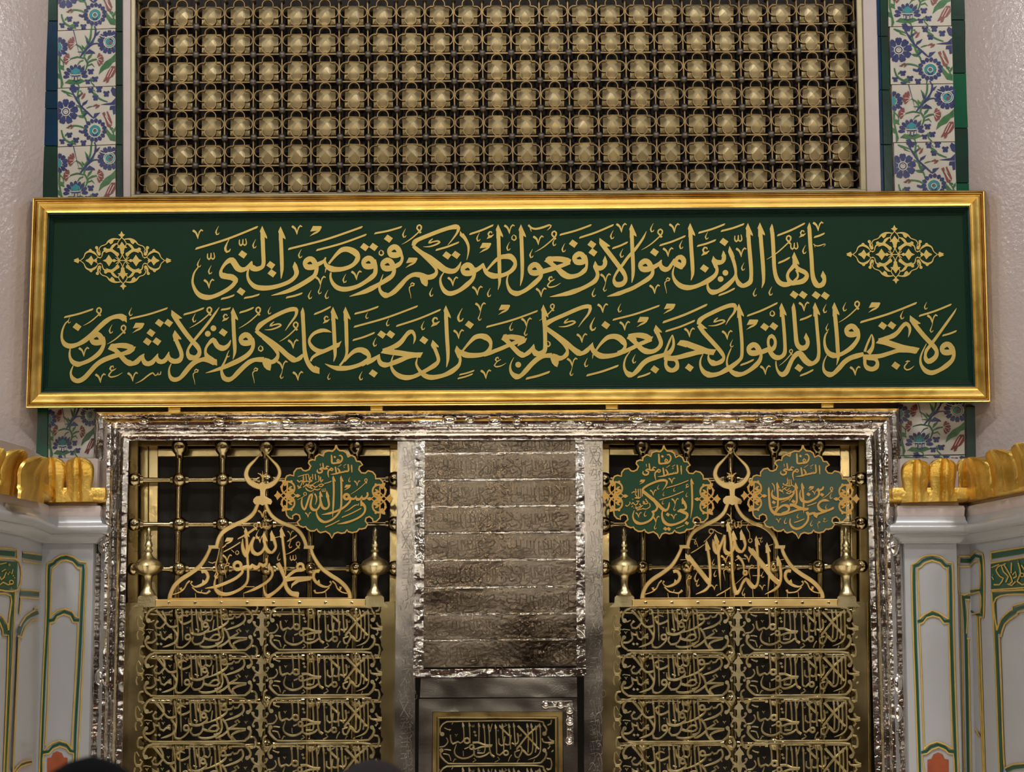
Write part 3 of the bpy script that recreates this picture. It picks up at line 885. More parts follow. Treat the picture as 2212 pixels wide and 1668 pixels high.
LINES1 = {
 'A': ((410, 470), '''
# word
S 1099,215 1105,400 1113,600 1115,690 1090,750 1010,779 950,760 925,715,.7 938,660,.25
S 930,680,.4 890,745,.8 840,778 780,790 725,765 680,700 640,648 590,655,.9 530,705,.6 478,785,.45 470,840,.7 495,875 560,892 640,905 690,945 680,985 640,1035 560,1095 450,1155 350,1195 255,1208 160,1180,.95 90,1110,.7 45,1000,.45 45,920,.38 70,830,.3 125,752,.2
A 1095,125
D 800,558 775,1120
# word
A 1372,133 1374,235 1385,500 1392,700 1392,800,.6 1380,925,.1
P 1585,665 1553,747 1580,800 1640,800 1637,760 1620,715
S 1590,760,.8 1615,820,.9 1595,890 1520,960 1400,1015 1250,1055 1110,1067 990,1045,.9 905,970,.65 872,880,.45 882,800,.35 910,742,.2
W 1805,688
S 1910,690,.8 1917,780,.75 1890,870,.75 1820,930,.85 1700,1005,.85 1560,1080,.85 1430,1130,.65 1230,1181,.06
S 1920,715,.8 1990,682,.7 2035,650,.5 2055,600,.2
S 2045,650,.35 2050,700,.6 2085,745,.9 2150,778 2212,785 2300,780 2400,752 2480,705 2530,640,.9 2540,590,.9 2515,545 2460,505 2380,479 2300,490,.9 2230,545,.65 2160,625,.45 2100,700,.4
S 2060,770,.3 2046,835,.06
D 1225,720 1243,843
# marks
V 123,325; C 438,128; F 78,490 1035,128 1.1; C 603,318,1.55; X 740,312; C 998,330; X 258,522; C 160,618; C 328,722; V 292,1075
F 465,1248 680,1162; F 813,1235 1060,1150; V 1622,262; J 1862,128; C 1690,478; F 1448,1228 1708,1132; Y 1978,1030; C 1838,1098; C 2092,1095
F 1480,495 2617,128 1.1; F 1905,512 2677,245 1.05'''),
 'B': ((726, 470), '''
# word
W 478,678
S 570,640,.8 595,740,.75 590,840,.8 540,900,.9 440,975 310,1045 140,1085 20,1060,.9 -55,985,.65 -85,900,.42 -78,830,.3
W 765,708
S 870,740,.7 878,800,.7 855,870,.75 790,925,.9 650,1010 530,1075,.95 420,1125,.8 200,1195,.06
W 868,506
S 965,540,.8 1000,600,.5 985,670,.6 940,715,.85 880,745,.8
D 430,447 567,445 790,320
# word
S 1690,415,.08 1760,330,.25 1830,230,.4 1850,160,.7 1810,140 1700,160 1550,210 1400,268 1250,330 1190,370,.9 1165,430,.6
S 1165,430,.6 1210,470,.75 1300,540,.85 1420,620 1540,710 1640,785 1740,813 1810,795,.8 1860,735,.5 1890,668,.1
S 1300,545,.8 1400,640,.8 1480,725,.75 1517,795,.5 1510,850,.7 1460,890,.95 1390,905 1320,890 1290,840,.3
P 1265,920 1290,990 1340,1035 1375,1042 1390,990 1385,940 1330,880 1270,890
S 1330,880,.8 1260,868 1190,862 1120,885 1050,940 970,1030,.9 880,1120,.9 800,1170 745,1175 690,1140,.75 658,1080,.5 660,1010,.35 685,930,.25 712,858,.08
P 1875,200 1868,272 1920,320 1950,300
S 1900,255,.75 1955,325,.6 1995,410,.5 2003,480,.4 1995,560,.25 1975,645,.05
W 1977,780
S 2080,760,.8 2092,850,.6 2060,935,.7 1980,1015,.9 1860,1105 1730,1150 1650,1120,.85 1595,1040,.6 1576,950,.4 1590,890,.3 1637,820,.15
S 2095,810,.8 2180,755,.75 2230,700,.4
D 1675,573 1812,565
# marks
F 572,258 1000,128; U 1255,150 993,406; C 1053,168; Q 683,535; V 310,948; C 150,852; J 1099,606; M 1150,1008; C 1460,1060; K 1315,310; F 1500,508 1865,362; V 1768,1040; V 2138,1180; C 2172,225; F 2010,268 2385,103'''),
 'C': ((1042, 470), '''
# word
S 15,690,.2 20,740,.5 60,830,.8 150,880 230,883 320,868 420,820 480,755,.8 497,690,.65 470,630,.9 420,590 345,590 280,600,.8 200,650,.6 120,735,.42 60,805,.35
A 238,102 242,205 250,500 258,760 260,920,.6 258,1000,.4 235,1095,.06
W 780,775
S 880,760,.8 895,850,.55 870,910,.75 790,990,.9 680,1080 590,1130 510,1150 430,1115,.8 385,1035,.5 371,960,.35 380,900,.25 405,850,.15
A 583,102 587,205 597,500 603,700 602,850,.6 592,940,.45 572,1036,.06
S 900,820,.9 1040,780,.9 1150,745 1240,712 1320,675,.8
S 960,640,.6 1020,632,.95 1100,625 1200,632 1290,655 1330,668,.7
P 935,665 988,590 1040,585 1075,690 1070,730
P 1345,635 1318,710 1200,750 1240,640
S 1000,660,.9 1070,720,.8 1150,785,.9 1220,850 1290,888 1360,892 1460,865 1540,805,.85 1575,745,.5 1575,690,.5
W 1455,613
S 1545,580,.8 1575,640,.5 1580,720,.45
D 1375,395
# word
P 1855,575 1817,660 1840,705 1885,690 1882,640
P 1705,655 1672,740 1720,850 1765,800 1750,730
S 1860,650,.7 1855,700,.8 1830,745 1780,768 1730,750,.8 1715,730,.5
S 1705,745,.8 1738,830,.65 1740,890,.7 1700,960,.85 1610,1020 1500,1075 1380,1120,.95 1260,1155,.8 1020,1200,.06
D 1655,408 1672,527
# word
T 1770,306
S 1800,390,.8 1880,495,.85 1980,625,.85 2070,745,.85 2130,825,.85 2163,900,.7 2155,965,.8 2110,1005,.95 2040,1015 1998,980,.75 1990,920,.4 2020,850,.42 2070,775,.5 2120,715,.55 2202,600,.55 2302,490,.55 2382,385,.45 2437,300,.38 2482,205,.05
A 2255,93 2260,220 2264,400 2274,600 2280,760 2276,880,.55 2258,988,.06
# marks
H 65,205; V 410,250; Q 478,305; C 415,365; Z 695,103; V 848,418; U 1083,245 792,523; C 1107,300,.95; C 762,475; F 1162,278 1655,100; F 1458,322 1990,100; V 2105,230; C 1983,190; C 1250,388; F 1957,482 2205,362; C 2128,470; E 980,885; V 890,1207; Y 1865,990; C 1705,1065; C 122,1065; J 2,382'''),
 'D': ((1358, 470), '''
# word
W 240,720
S 345,720,.8 365,800,.6 350,870,.7 290,930,.85 180,1000 60,1068 -60,1115 -160,1152,.8 -328,1194,.06
S 350,765,.8 430,720,.75 475,680,.5 497,640,.2
S 485,660,.3 480,715,.7 510,765,.95 555,785 605,770 645,715,.6 688,622,.15
S 700,690,.8 735,615,.7 790,600,.95 830,640,.95 828,700,.9 800,745,.7
P 690,735 655,712 700,665 720,650 795,690 842,715 812,783 780,782
D 390,525
A 930,83 934,215 946,450 960,650 967,780 966,860,.55 942,952,.06
# word
P 1278,578 1252,660 1300,770 1345,720 1330,650
P 1430,498 1402,585 1430,625 1466,600 1466,570 1452,530
S 1445,560,.6 1440,620,.8 1420,665 1370,680 1320,670,.9 1290,640,.7
S 1290,660,.8 1325,740,.6 1335,810,.6 1300,880,.75 1200,955,.95 1080,1015 980,1050 880,1060 780,1030,.95 705,960,.7 668,870,.4 672,800,.3 692,735,.12
P 1525,428 1503,518 1530,590 1605,600 1580,530
S 1545,540,.75 1580,640,.65 1608,740,.6 1620,840,.45 1605,900,.6 1550,970,.8 1460,1050,.95 1360,1110 1270,1130 1215,1095,.7 1193,1030,.4 1205,965,.2
A 1803,83 1808,210 1820,400 1838,600 1852,780 1852,900 1832,980,.9 1735,1032 1670,1000,.9 1632,930,.6 1620,860,.45
A 1985,75 1990,200 2005,400 2022,600 2035,780 2040,900,.6 2037,980,.5 2012,1068,.06
D 1440,370 1145,770
O 1463,836,44 1390,930,44
# marks
C 375,85; U 475,215 192,490; V 693,233; F 460,438 865,268; V 598,598; C 815,340; M 590,932; V 395,1158; F 1048,248 1462,88; F 1388,222 1752,86; C 1198,216,.85; F 1028,448 1325,328; H 1097,442,1.15; X 1595,252; V 1703,600; C 1748,680,.9; F 1353,1192 1612,1062; C 1928,1065,.95; C 2168,1044'''),
 'E': ((1674, 470), '''
# word
a -47,92 -40,220 -28,400 -18,600 -10,750,.7 12,880,.75 60,975,.9 140,1014 235,1000
A 292,518
S 298,640,.7 303,700,.8 262,758,.7 203,830,.5 192,905,.6 240,985,.95 320,985 420,962,.95 474,910,.85 480,860,.75 440,822,.85 380,795,.85 330,755,.7 305,700,.7
L 322,790,40 346,850,30 342,905,34 290,960,40
# word
a 520,73 522,190 535,400 552,600 563,800 580,920 620,1005 660,1032 720,1010,.9 748,945,.7 740,885,.7
P 725,803 690,883 735,960 775,940 770,880
D 290,1168 425,1170 623,1175 760,1183
# marks
F 28,287 458,78; H 365,190,.95; U 205,312 -127,635; X 230,368; C 465,415; V 655,208; F 583,314 757,228; Z 583,395,.52; L 628,598,20 665,645,28 692,715,24 690,755,14 680,805,4; F 42,702 232,596'''),
}
LINES2 = {
 'F': ((120, 640), '''
# word
S 1050,345 1000,312 940,305 850,325 760,380,.9 660,470,.88 560,570,.86 440,670,.9 330,730 220,755 140,725,.9 98,650,.5 95,570,.4 112,490,.33 150,410,.25 190,375,.2
P 1030,280 1060,300 1076,330 1077,402 1010,350
W 608,638
S 710,620,.8 730,690,.7 715,770,.7 650,870,.85 520,965 400,1015 330,1028 260,995,.85 220,930,.5 212,860,.36 222,795,.2
P 790,800 835,725 880,715 925,800 918,860
P 1215,762 1185,830 1060,885 1100,760
S 840,765,.8 960,745 1070,752 1170,780,.85
S 1180,795,.7 1110,838,.95 1020,870 920,895,.9 800,935,.9 690,985,.9 600,1055,.85 520,1145,.85 430,1240,.9 340,1282 270,1255,.85 233,1190,.45 235,1130,.35 268,1048,.15
S 860,775,.8 930,840,.85 1000,915,.9 1060,980,.95 1120,1012 1170,1018 1230,990,.95 1290,925,.75 1342,872,.15
S 1325,900,.35 1322,950,.7 1350,1005,.95 1400,1022 1460,1000,.9 1510,940,.65 1550,868,.12
S 1535,895,.35 1535,940,.7 1560,980,.95 1610,992 1660,965,.85 1695,905,.6 1715,840,.12
S 1708,880,.4 1715,935,.75 1760,975,.95 1810,985 1870,970,.95 1903,920,.75 1900,850,.75 1870,770,.75 1830,680,.75 1800,600,.75
P 1803,512 1768,592 1782,620 1785,680 1855,680 1847,648 1903,655 1898,635
D 325,465 1570,405 1708,405 1443,555 1388,688 1532,685
# word
T 1752,206
S 1790,300,.8 1870,420,.85 1970,560,.85 2060,670,.85 2140,755,.9 2177,830,.7 2160,895,.85 2110,925 2040,925 2003,880,.75 2003,810,.45 2045,735,.48 2110,650,.5 2200,540,.5 2312,400,.48 2412,260,.4 2477,165,.05
S 1750,1020,.15 1718,1100,.3 1722,1190,.5 1760,1250,.85 1820,1262 1890,1230 1960,1150,.9 2030,1065,.9 2110,995,.92 2212,960 2272,955 2342,972 2410,1005
# marks
U 655,212 417,446; F 123,335 575,182; C 220,312,.72; V 430,915; U 1025,478 778,725; C 858,428; C 1155,170,.95; F 1115,357 1700,168; J 1210,402; V 680,1313; E 798,1045,1.05; V 1168,1292; S 0,0; F 1928,294 2250,168; C 2118,258; U 2322,205 2022,482; M 2125,1125'''),
 'G': ((436, 640), '''
# word
S 438,660,.1 405,735,.6 350,780,.9 300,785 240,755,.95 200,695,.9 170,660,.9 110,710,.55 65,780,.42 55,850,.5 90,910,.75 140,950,.9 200,1000,.9
P 228,958 232,1050 150,1025 150,930
S 60,780,.4 50,850,.4 62,930,.4
D 323,548
O 175,485,44 90,568,44
# word
W 652,646
S 755,640,.8 775,700,.7 765,790,.7 700,880,.85 580,960,.9 460,1018,.9 330,1075,.75 200,1120,.5 55,1163,.06
A 472,168 475,300 480,450 487,600 497,750 497,850,.55 470,957,.06
# word
S 415,818,.06 385,880,.18 375,920,.3 340,1000,.35 303,1080,.42 302,1155,.55 335,1235,.9 400,1262 470,1232 550,1150,.9 640,1060,.88 720,995,.9 800,962 880,958 940,960
S 1260,522,.06 1330,420,.3 1410,310,.42 1432,240,.6 1420,200,.8 1350,198 1250,230 1120,290 980,370 880,440,.95 825,520,.6
S 815,520,.65 900,590,.8 1050,690,.85 1180,790,.9 1290,890,.95 1380,955 1430,962 1490,930,.8 1530,880,.4
S 930,620,.8 1060,740,.8 1130,830,.7 1152,890,.55 1120,960,.85 1060,995 990,985 945,940,.4
P 915,1010 940,1070 980,1110 1035,1127 1050,1060 1045,1000 980,950 930,960
a 1525,165 1525,270 1535,450 1545,650 1552,800 1567,900 1592,980,.8 1640,1060,.9 1700,1110 1775,1130
P 1778,1083 1779,1175 1700,1150 1710,1050
S 1962,546,.06 1880,520,.6 1800,520,.75 1700,560,.6 1640,625,.5 1625,690,.5 1660,760,.75 1720,810,.85 1800,838,.9 1860,825 1950,785 2040,745,.9 2075,730,.7
P 2115,673 2037,720 2040,778 2078,757
S 1830,835,.8 1740,880,.6 1670,930,.45 1645,985,.35
# word
A 1983,158 1987,290 1995,450 2005,650 2012,800 2014,900,.5 1992,992,.06
A 2172,158 2178,290 2185,500 2190,700 2192,850,.5 2160,950,.42 2085,1052,.38
S 1860,1020,.06 1950,1062,.5 2050,1090,.9 2150,1090 2212,1085 2312,1062 2412,1025 2490,975
# marks
U 112,205 -190,482; F 283,222 440,165; H 303,265; F 562,264 790,162; U 850,205 553,488; C 415,815,.8; K 945,375; C 1040,158,.85; Q 890,792; U 1417,430 1172,686; V 1383,797; Y 1220,1120; V 1455,1280; M 812,1105; L 1588,168,34 1635,225,32 1658,300,26 1645,370,16 1625,438,3; F 1690,287 1955,150; H 1828,295; C 1938,1155,.8'''),
 'H': ((752, 640), '''
# word
S -60,985,.4 30,885,.6 110,825,.85 190,812 260,840 310,890,.8 312,940,.7 260,1000,.8 200,1030,.9
S 270,1010,.9 360,968,.85 430,925,.6 480,878,.15
S 470,900,.35 465,960,.7 500,1020,.95 560,1040 620,1030 700,1002,.9 800,962,.9 880,930 960,905 1080,888
S 530,830,.9 640,785 740,740,.95 810,680,.85 870,600,.7 920,548,.8 970,535,.7 1003,590,.5 1008,650,.4 985,725,.05
P 490,860 545,792 640,750 700,790 690,880
S 540,830,.9 650,845 780,860 900,880 1010,890 1095,890
P 1135,848 1090,930 1040,928 1050,850
D 508,580 643,578 380,1168
# word
S 688,885,.12 660,960,.28 650,1050,.42 690,1140,.7 770,1205,.95 880,1232 990,1215 1090,1170 1200,1110 1300,1050,.9 1360,990,.65 1362,930,.65 1335,850,.65 1290,740,.7
P 1278,660 1250,740 1272,790 1332,790 1330,765 1372,775 1366,750
D 1145,665
A 1478,137 1480,270 1487,450 1497,650 1507,800 1508,950,.55 1487,1078,.06
# word
P 1640,745 1610,825 1660,940 1705,880 1700,815
S 1650,840,.7 1690,920,.55 1690,1000,.5 1655,1065,.75 1560,1140,.95 1430,1200 1260,1228 1150,1195,.9 1070,1110,.55 1030,1030,.4 1035,980,.3 1048,930,.12
S 1680,830,.7 1760,880 1850,895 1960,892 2060,872 2130,820,.8 2158,740,.55 2140,670,.85 2080,620 2000,602 1920,622,.85 1850,685,.6 1780,765,.42 1728,830,.35
S 2050,880,.9 2140,860 2212,830 2316,790 2406,750 2506,710 2596,670,.8
S 2346,640,.9 2446,615 2566,630 2666,650,.85
P 2316,655 2351,580 2396,572 2450,690 2436,740
P 2708,632 2678,700 2560,760 2590,650
S 2376,650,.9 2446,720,.85 2516,795,.9 2576,855,.95 2636,888 2676,885 2736,845,.85 2780,785,.5 2811,725,.12
S 2806,740,.3 2801,810,.8 2836,862 2886,868 2946,850,.95 2978,800,.8 2980,700 2976,500 2962,320
A 2953,125
D 1833,432
# marks
F 90,282 465,146; F 80,480 1058,138; F 62,682 408,540; F 720,467 1405,192; C 300,240,.75; C 617,338,.85; C 425,625; C 1153,375; H 1250,315,1.25; C 1728,182,1.5; Y 2003,240; V 1673,648; F 2082,482 2872,210; C 215,1135; F 1675,1202 1912,1114 .85; F 1650,1260 1890,1165 .85; V 2085,1255'''),
 'I': ((1068, 640), '''
# word
S 295,925,.06 255,1000,.2 238,1080,.36 260,1160,.65 330,1215 400,1200 480,1120,.9 560,1030,.88 650,950,.92 740,908 820,897 870,897
O 360,1036,44
P 848,945 870,1010 910,1055 950,1073 972,1010 972,950 920,885 860,890
S 1270,467,.06 1340,370,.25 1420,270,.4 1450,190,.6 1440,155,.8 1350,162 1220,210 1050,285 900,350 800,405,.95 750,460,.6
S 750,455,.65 830,520,.85 950,605,.9 1080,700,.9 1180,790,.95 1270,855 1330,862 1400,820,.85 1455,755,.5 1490,700,.1
S 880,560,.8 1000,660,.85 1070,740,.75 1103,820,.5 1090,880,.85 1040,925 980,940 920,920 880,875,.4
S 1480,720,.3 1480,790,.8 1520,850,.95 1600,900 1700,907 1830,887 1950,842 2080,785 2200,720
S 1530,830,.35 1580,755,.42 1650,675,.65 1720,622,.85 1810,607 1890,632 1950,690 1978,755,.55 1940,820,.6 1870,862,.85
S 1492,880,.3 1483,945,.06
D 1683,437
# marks
U 875,150 675,370 .85; K 970,330; Q 810,722; Y 487,470; J 105,128; C 275,388; V 1640,255; C 1520,318,1.5; C 1915,108; V 1325,707; V 1973,522; F 1783,374 2502,130; Y 1178,1075; C 1408,935; F 468,1267 845,1128 1.2; F 1385,1217 1882,1036 1.1; E -5,915,.9; C 2133,880'''),
 'J': ((1384, 640), '''
# word
S -156,830,.12 -225,930,.28 -252,1040,.38 -230,1130,.6 -172,1185 -110,1178 -40,1110,.9 30,1025,.9 110,965,.92 220,925,.95 340,890 430,850,.8
P -212,640 -172,570 -120,560 -60,650 -70,715
S -180,612,.9 -100,592 0,592 80,612 150,645,.85
P 190,605 162,672 45,735 90,630
S 160,650,.8 80,685 -10,722 -100,768 -190,812 -260,845
S -150,640,.85 -60,720,.85 10,795,.95 80,832 160,838 230,815 290,760,.75 307,700,.75 285,630,.75 250,550,.75
P 227,432 195,515 218,570 285,570 278,545 322,550 315,530
L 478,584,10 440,670,34 400,770,34 365,860,40
L 482,584,10 495,660,38 497,735,44 470,810,62 420,870,80
S 385,960,.6 380,1040,.6 420,1105,.9 480,1122 542,1085,.9 553,1015,.6 520,960,.7 430,935 350,930,.8
S 420,940,.8 560,925 700,890,.95 850,852,.9 950,838
S 590,705,.9 680,715 780,752 900,795 1010,835 1110,848
P 545,733 600,665 660,665 700,760 685,775 640,760
P 1145,805 1100,885 1030,880 1050,800
D 213,1108 735,1080
# word
S 1285,435,.05 1340,340,.3 1410,250,.42 1432,180,.6 1415,140,.85 1340,142 1220,185 1080,250 960,312 895,365,.9 870,430,.6
S 880,440,.75 950,545,.8 1060,665,.8 1160,775,.8 1230,865,.75 1257,930,.55 1220,985,.85 1150,1015 1090,1010 1040,970,.65 1022,920,.35 1032,875,.2
P 900,400 855,465 900,520 960,490 1008,492
# word
S 942,875,.12 905,960,.3 903,1050,.42 950,1140,.85 1020,1185 1100,1190 1200,1165 1300,1110,.95 1400,1045,.85 1490,970,.65 1528,900,.6 1530,700,.62 1510,450,.62 1492,280,.62
A 1485,113
W 1695,797
S 1795,810,.8 1820,890,.55 1800,970,.75 1740,1045,.9 1640,1125 1540,1175 1450,1180 1375,1140,.8 1320,1070,.5 1302,1000,.35 1315,920,.3 1345,840,.25 1370,785,.15
S 1810,850,.85 1880,825,.9 1945,795,.8
S 1960,800,.7 1930,730,.5 1935,640,.5 1980,602,.8 2025,645,.55 2035,720,.55 2005,790,.8 1940,825,.9
S 1945,800,.8 1970,860,.85 2020,915,.95 2070,930 2130,915 2175,860,.75 2182,750,.62 2167,500,.62 2148,280,.62
A 2130,98
D 1875,465 2012,455
# marks
Q 1990,262; J 393,112; J -11,312; J 1645,352; C 1395,652,.9; K 1020,315; F 325,414 1013,114 1.2; F 368,547 825,358; V 740,622; V 1310,660; F 1602,312 2075,92; F 1500,1057 1715,950; V 1887,1190; F -55,1242 155,1148'''),
 'K': ((1700, 640), '''
# word
S -167,980,.2 -162,1060,.3 -132,1140,.5 -72,1185,.95 -10,1145,.95 35,1050,.8 80,955,.75 135,885,.9 190,862 230,905 280,970 340,1015 400,1012 460,960,.75 480,880,.62 478,750,.62 457,500,.62 437,270,.62
A 425,92
a 100,97 103,210 118,400 130,550 142,680 168,750,.9 215,785 270,778,.95 308,735,.75 315,670,.7
P 288,552 255,630 300,710 338,700 336,640
D 180,1085
# word
A 717,90 720,220 737,400 755,600 767,800 775,900 770,960,.4 750,1042,.06
W 962,516
S 1060,500,.8 1082,580,.65 1065,660,.7 980,770,.85 870,850 780,890 700,895 625,855,.9 578,765,.55 567,660,.4 585,580,.3 618,530,.15
S 607,890,.12 565,970,.25 548,1060,.36 570,1140,.65 640,1185 710,1165 790,1085,.9 870,995,.88 960,935,.9 1060,902,.95 1160,875
L 1278,575,10 1242,660,34 1205,750,34 1175,840,40
L 1284,575,10 1302,650,38 1302,730,44 1280,800,62 1230,865,80
S 1178,950,.6 1180,1030,.6 1220,1085,.9 1290,1103 1352,1070,.9 1368,1000,.6 1330,950,.7 1240,925 1150,915,.8
S 1230,915,.85 1400,905 1550,862 1680,822 1770,815 1860,815 1950,830
S 1390,675,.9 1480,642 1600,600,.9 1680,540,.75 1740,462,.7 1800,415,.75 1850,460,.6 1858,530,.45 1833,620,.05
P 1340,710 1410,635 1500,600 1560,680 1650,795 1500,740
S 1420,685,.9 1520,705 1650,748 1780,785 1950,815
P 2007,785 1957,866 1880,850 1900,760
D 1447,447 1585,442 1645,1050
# marks
F 190,1217 405,1104; U 60,830 -122,1052 .7; V 260,230; F 188,374 380,278; C 595,118; C 627,408,.85; h 1770,975; V 1033,1203; C 893,92; U 1058,115 778,398; J 1279,92; F 1100,412 1968,88 1.1; C 1762,212'''),
 'L': ((1880, 640), '''
# word
T 598,287
S 640,380,.8 720,490,.85 820,610,.85 900,695,.85 970,770,.85 1005,840,.7 990,910,.85 940,960,.95 880,985 840,950,.8 832,890,.5 850,820,.6 910,740,.6 1000,620,.55 1100,480,.5 1200,340,.45 1270,240,.3 1303,180,.05
W 1147,788
S 1240,770,.8 1264,860,.65 1240,960,.75 1150,1050,.9 1040,1120 930,1158 840,1130,.9 775,1050,.55 757,960,.4 780,860,.3 850,715,.1
# marks
F 730,314 1232,112; F 1083,612 1310,514; C 857,85,.85; Y 940,420'''),
}
def lettering(tiles, mname):
    mk = MB()
    for key, (org, txt) in tiles.items():
        bodies = []
        draw(txt.replace('; S 0,0;', '; s 1205,1135;'), org, 7.0, mBan, .026, .002, 0., 85., bodies, mk, wk=.96)
        for nm, b in bodies:
            if b.v and nm != 'marks': b.build('calligraphy_word', M['goldtxt'], banner)
    mk.build(mname, M['goldtxt'], banner)['kind'] = 'stuff'
lettering(LINES1, 'vowel_marks'); lettering(LINES2, 'vowel_marks')
ORN = '''
P 0,-447 -22,-402 -52,-392 -30,-372 0,-348 30,-372 48,-392 20,-402
L 0,-352,14 -45,-300,13 -66,-255,12 -48,-205,12
L 0,-352,14 45,-300,13 66,-255,12 48,-205,12
P -40,-330 -110,-335 -190,-310 -240,-262 -200,-280 -170,-245 -140,-265 -120,-310
L -40,-322,16 -130,-328,22 -200,-295,26 -245,-245,14 -320,-215,14 -352,-165,14
O -385,-195,24 -350,-100,26
L -375,-190,18 -372,-130,34 -350,-95,30
L -355,-175,10 -335,-140,12 -340,-100,10
O -480,-152,24
L -390,-85,16 -430,-120,34 -490,-140,34 -555,-110,20 -585,-45,12 -640,0,12
L -400,-100,14 -375,-60,12 -330,-35,12
P -740,12 -700,-12 -672,-30 -660,-5 -640,0 -655,12 -668,42 -700,28
P -560,5 -510,-20 -478,-58 -455,-12 -415,0 -440,20 -470,75 -510,30
O -405,4,22
L -405,-20,10 -370,-45,10 -310,-50,12
L -405,20,10 -370,45,10 -310,50,12
P -300,0 -250,-20 -210,-82 -170,-30 -135,0 -165,28 -205,88 -250,22
O -125,0,24
L -110,0,14 -40,0,12 40,0,12
O -258,-172,26
L -250,-165,34 -180,-165,34 -140,-215,40 -100,-248,26
L -180,-170,44 -120,-130,44 -75,-95,46
O -78,-95,30
L -310,-60,13 -290,-130,18 -235,-150,34 -180,-160,30
L -250,-120,12 -170,-140,14 -90,-80,12 -50,-15,12 -10,5,10
L -100,-50,10 -60,-10,10
P -2,-285 -30,-240 -72,-190 -42,-190 -25,-140 22,-140 35,-190 80,-195 30,-240
O 0,-125,28
L 0,-100,14 -25,-40,10 -60,-5,10
L 0,-100,14 25,-40,10 60,-5,10
L -66,-255,12 -110,-245,26 -150,-215,30
'''
def ornament(cx, cy):
    mb = MB()
    for sx in (1, -1):
        for sy in (1, -1):
            draw(ORN, (cx, cy), 7.0, mBan, .026 + .0003*(sx+1) + .0006*(sy+1), .002, 0., 20., mb, None, 22., tf=lambda x, y: (x*sx + .03*y*sy, y*sy - .0*x))
    mb.build('ornament', M['goldtxt'], banner)
ornament(1933.6, 549.8); ornament(264.5, 563)
# small brass clips that carry the lower edge
for px in (377, 814, 1322, 1788):
    mb = MB()
    y = 883 - (px - 55) * .0065
    mb.quadbox([(px-14, y-1), (px+13, y-1), (px+13, y+9), (px-14, y+9)], plane(-.12), 0, .012, .003)
    mb.build('support_clip', M['gold'], banner)
# ================================================================ silver surround of the doorway
surround = thing('silver_door_frame', 'moulded and dented silver frame around the doorway under the green panel', 'frame')
mS = plane(-0.02)
PROF = [(0,-.06),(0,.045),(3,.062),(7,.066),(10,.056),(13,.052),(17,.062),(22,.082),(28,.092),(35,.090),(40,.078),(43,.060),(46,.058),(49,.068),(53,.075),(57,.068),(60,.052),(61,.030),(63,.028),(73.5,.028),(74.5,.024),(74.5,-.10)]
SCN = [(205, 888), (1944, 880), (1968, 1800), (186, 1800)]
SSG = [(1, .86), (-1, .95), (-1, 0), (1, 0)]
def dented_rail(c0, s0, c1, s1, seed):
    r = random.Random(seed); n = 72; k = len(PROF); v = []
    dents = [(r.random(), r.uniform(8, 60), r.uniform(.006, .02), r.uniform(-.007, .004)) for _ in range(46)]
    for j in range(n+1):
        t = j/n
        cx = c0[0]+(c1[0]-c0[0])*t; cy = c0[1]+(c1[1]-c0[1])*t
        sx = s0[0]+(s1[0]-s0[0])*t; sy = s0[1]+(s1[1]-s0[1])*t
        for u, o in PROF:
            dd = 0
            if o > .04:
                for a, b, w_, h in dents:
                    q = ((t-a)/w_)**2 + ((u-b)/7)**2
                    if q < 4: dd += h*math.exp(-q)
            v.append(mS(cx+sx*u, cy+sy*u, o + dd))
    mb = MB(); mb.add(v, [(j*k+i, j*k+i+1, (j+1)*k+i+1, (j+1)*k+i) for j in range(n) for i in range(k-1)])
    return mb.build('frame_rail', M['silver'], surround, 35)
dented_rail(SCN[0], SSG[0], SCN[1], SSG[1], 3)
dented_rail(SCN[3], (1, 0), SCN[0], SSG[0], 4)
dented_rail(SCN[1], SSG[1], SCN[2], (-1, 0), 5)
def boss(px, py, rx, ry, off, parent, mt='silver', h=.012, name='boss'):
    mb = MB(); rings = ((1.25, 0), (1.2, .25), (1.05, .28), (.98, .12), (.86, .5), (.6, .85), (.3, 1.0))
    n = 16; v = []
    for rr, hh in rings:
        v += [mS(px + rx*rr*math.cos(2*math.pi*i/n), py + ry*rr*math.sin(2*math.pi*i/n), off + hh*h) for i in range(n)]
    f = [(k*n+i, k*n+(i+1) % n, (k+1)*n+(i+1) % n, (k+1)*n+i) for k in range(len(rings)-1) for i in range(n)] + [tuple(range((len(rings)-1)*n, len(rings)*n))]
    mb.add(v, f)
    return mb.build(name, M[mt], parent, 60)
def stud(px, py, r, off, parent, mt='steel', m=None):
    p = (m or mS)(px, py, off)
    return MB().sphere(p, r*U, 10, 6, (1, .7, 1)).build('stud', M[mt], parent, 60)
for px, py, rx, ry in ((310,911,9,6),(473,911,13,8),(616,913,12,8),(764,910,14,8),(971,907,13,8),(1016,908,9,6),(1068,910,15,9),(1116,911,10,8),(1272,914,9,5),(1378,906,17,8),(1527,909,11,7),(1661,905,17,8),(1700,908,12,7)):
    boss(px, py+1, rx, ry, .086, surround, name='rosette')
for px, py in ((318,910),(401,913),(498,911),(682,911),(731,911),(820,911),(901,912),(1137,916),(1311,906),(1404,908),(1593,905),(1635,906),(1772,903),(1881,913)):
    stud(px, py, 4, .094, surround)
for px, py, rx, ry in ((221,1180,10,15),(213,1463,9,15),(1927,1178,11,19),(1935,1478,9,18),(1937,1541,8,15)):
    boss(px+3, py, rx, ry, .078, surround, name='rosette')
for px, py in ((230,992),(222,1095),(219,1235),(223,1320),(208,1514),(1915,981),(1926,1118),(1929,1241),(1924,1297),(1942,1580),(1921,1045)):
    stud(px+2, py, 4.5, .080, surround)
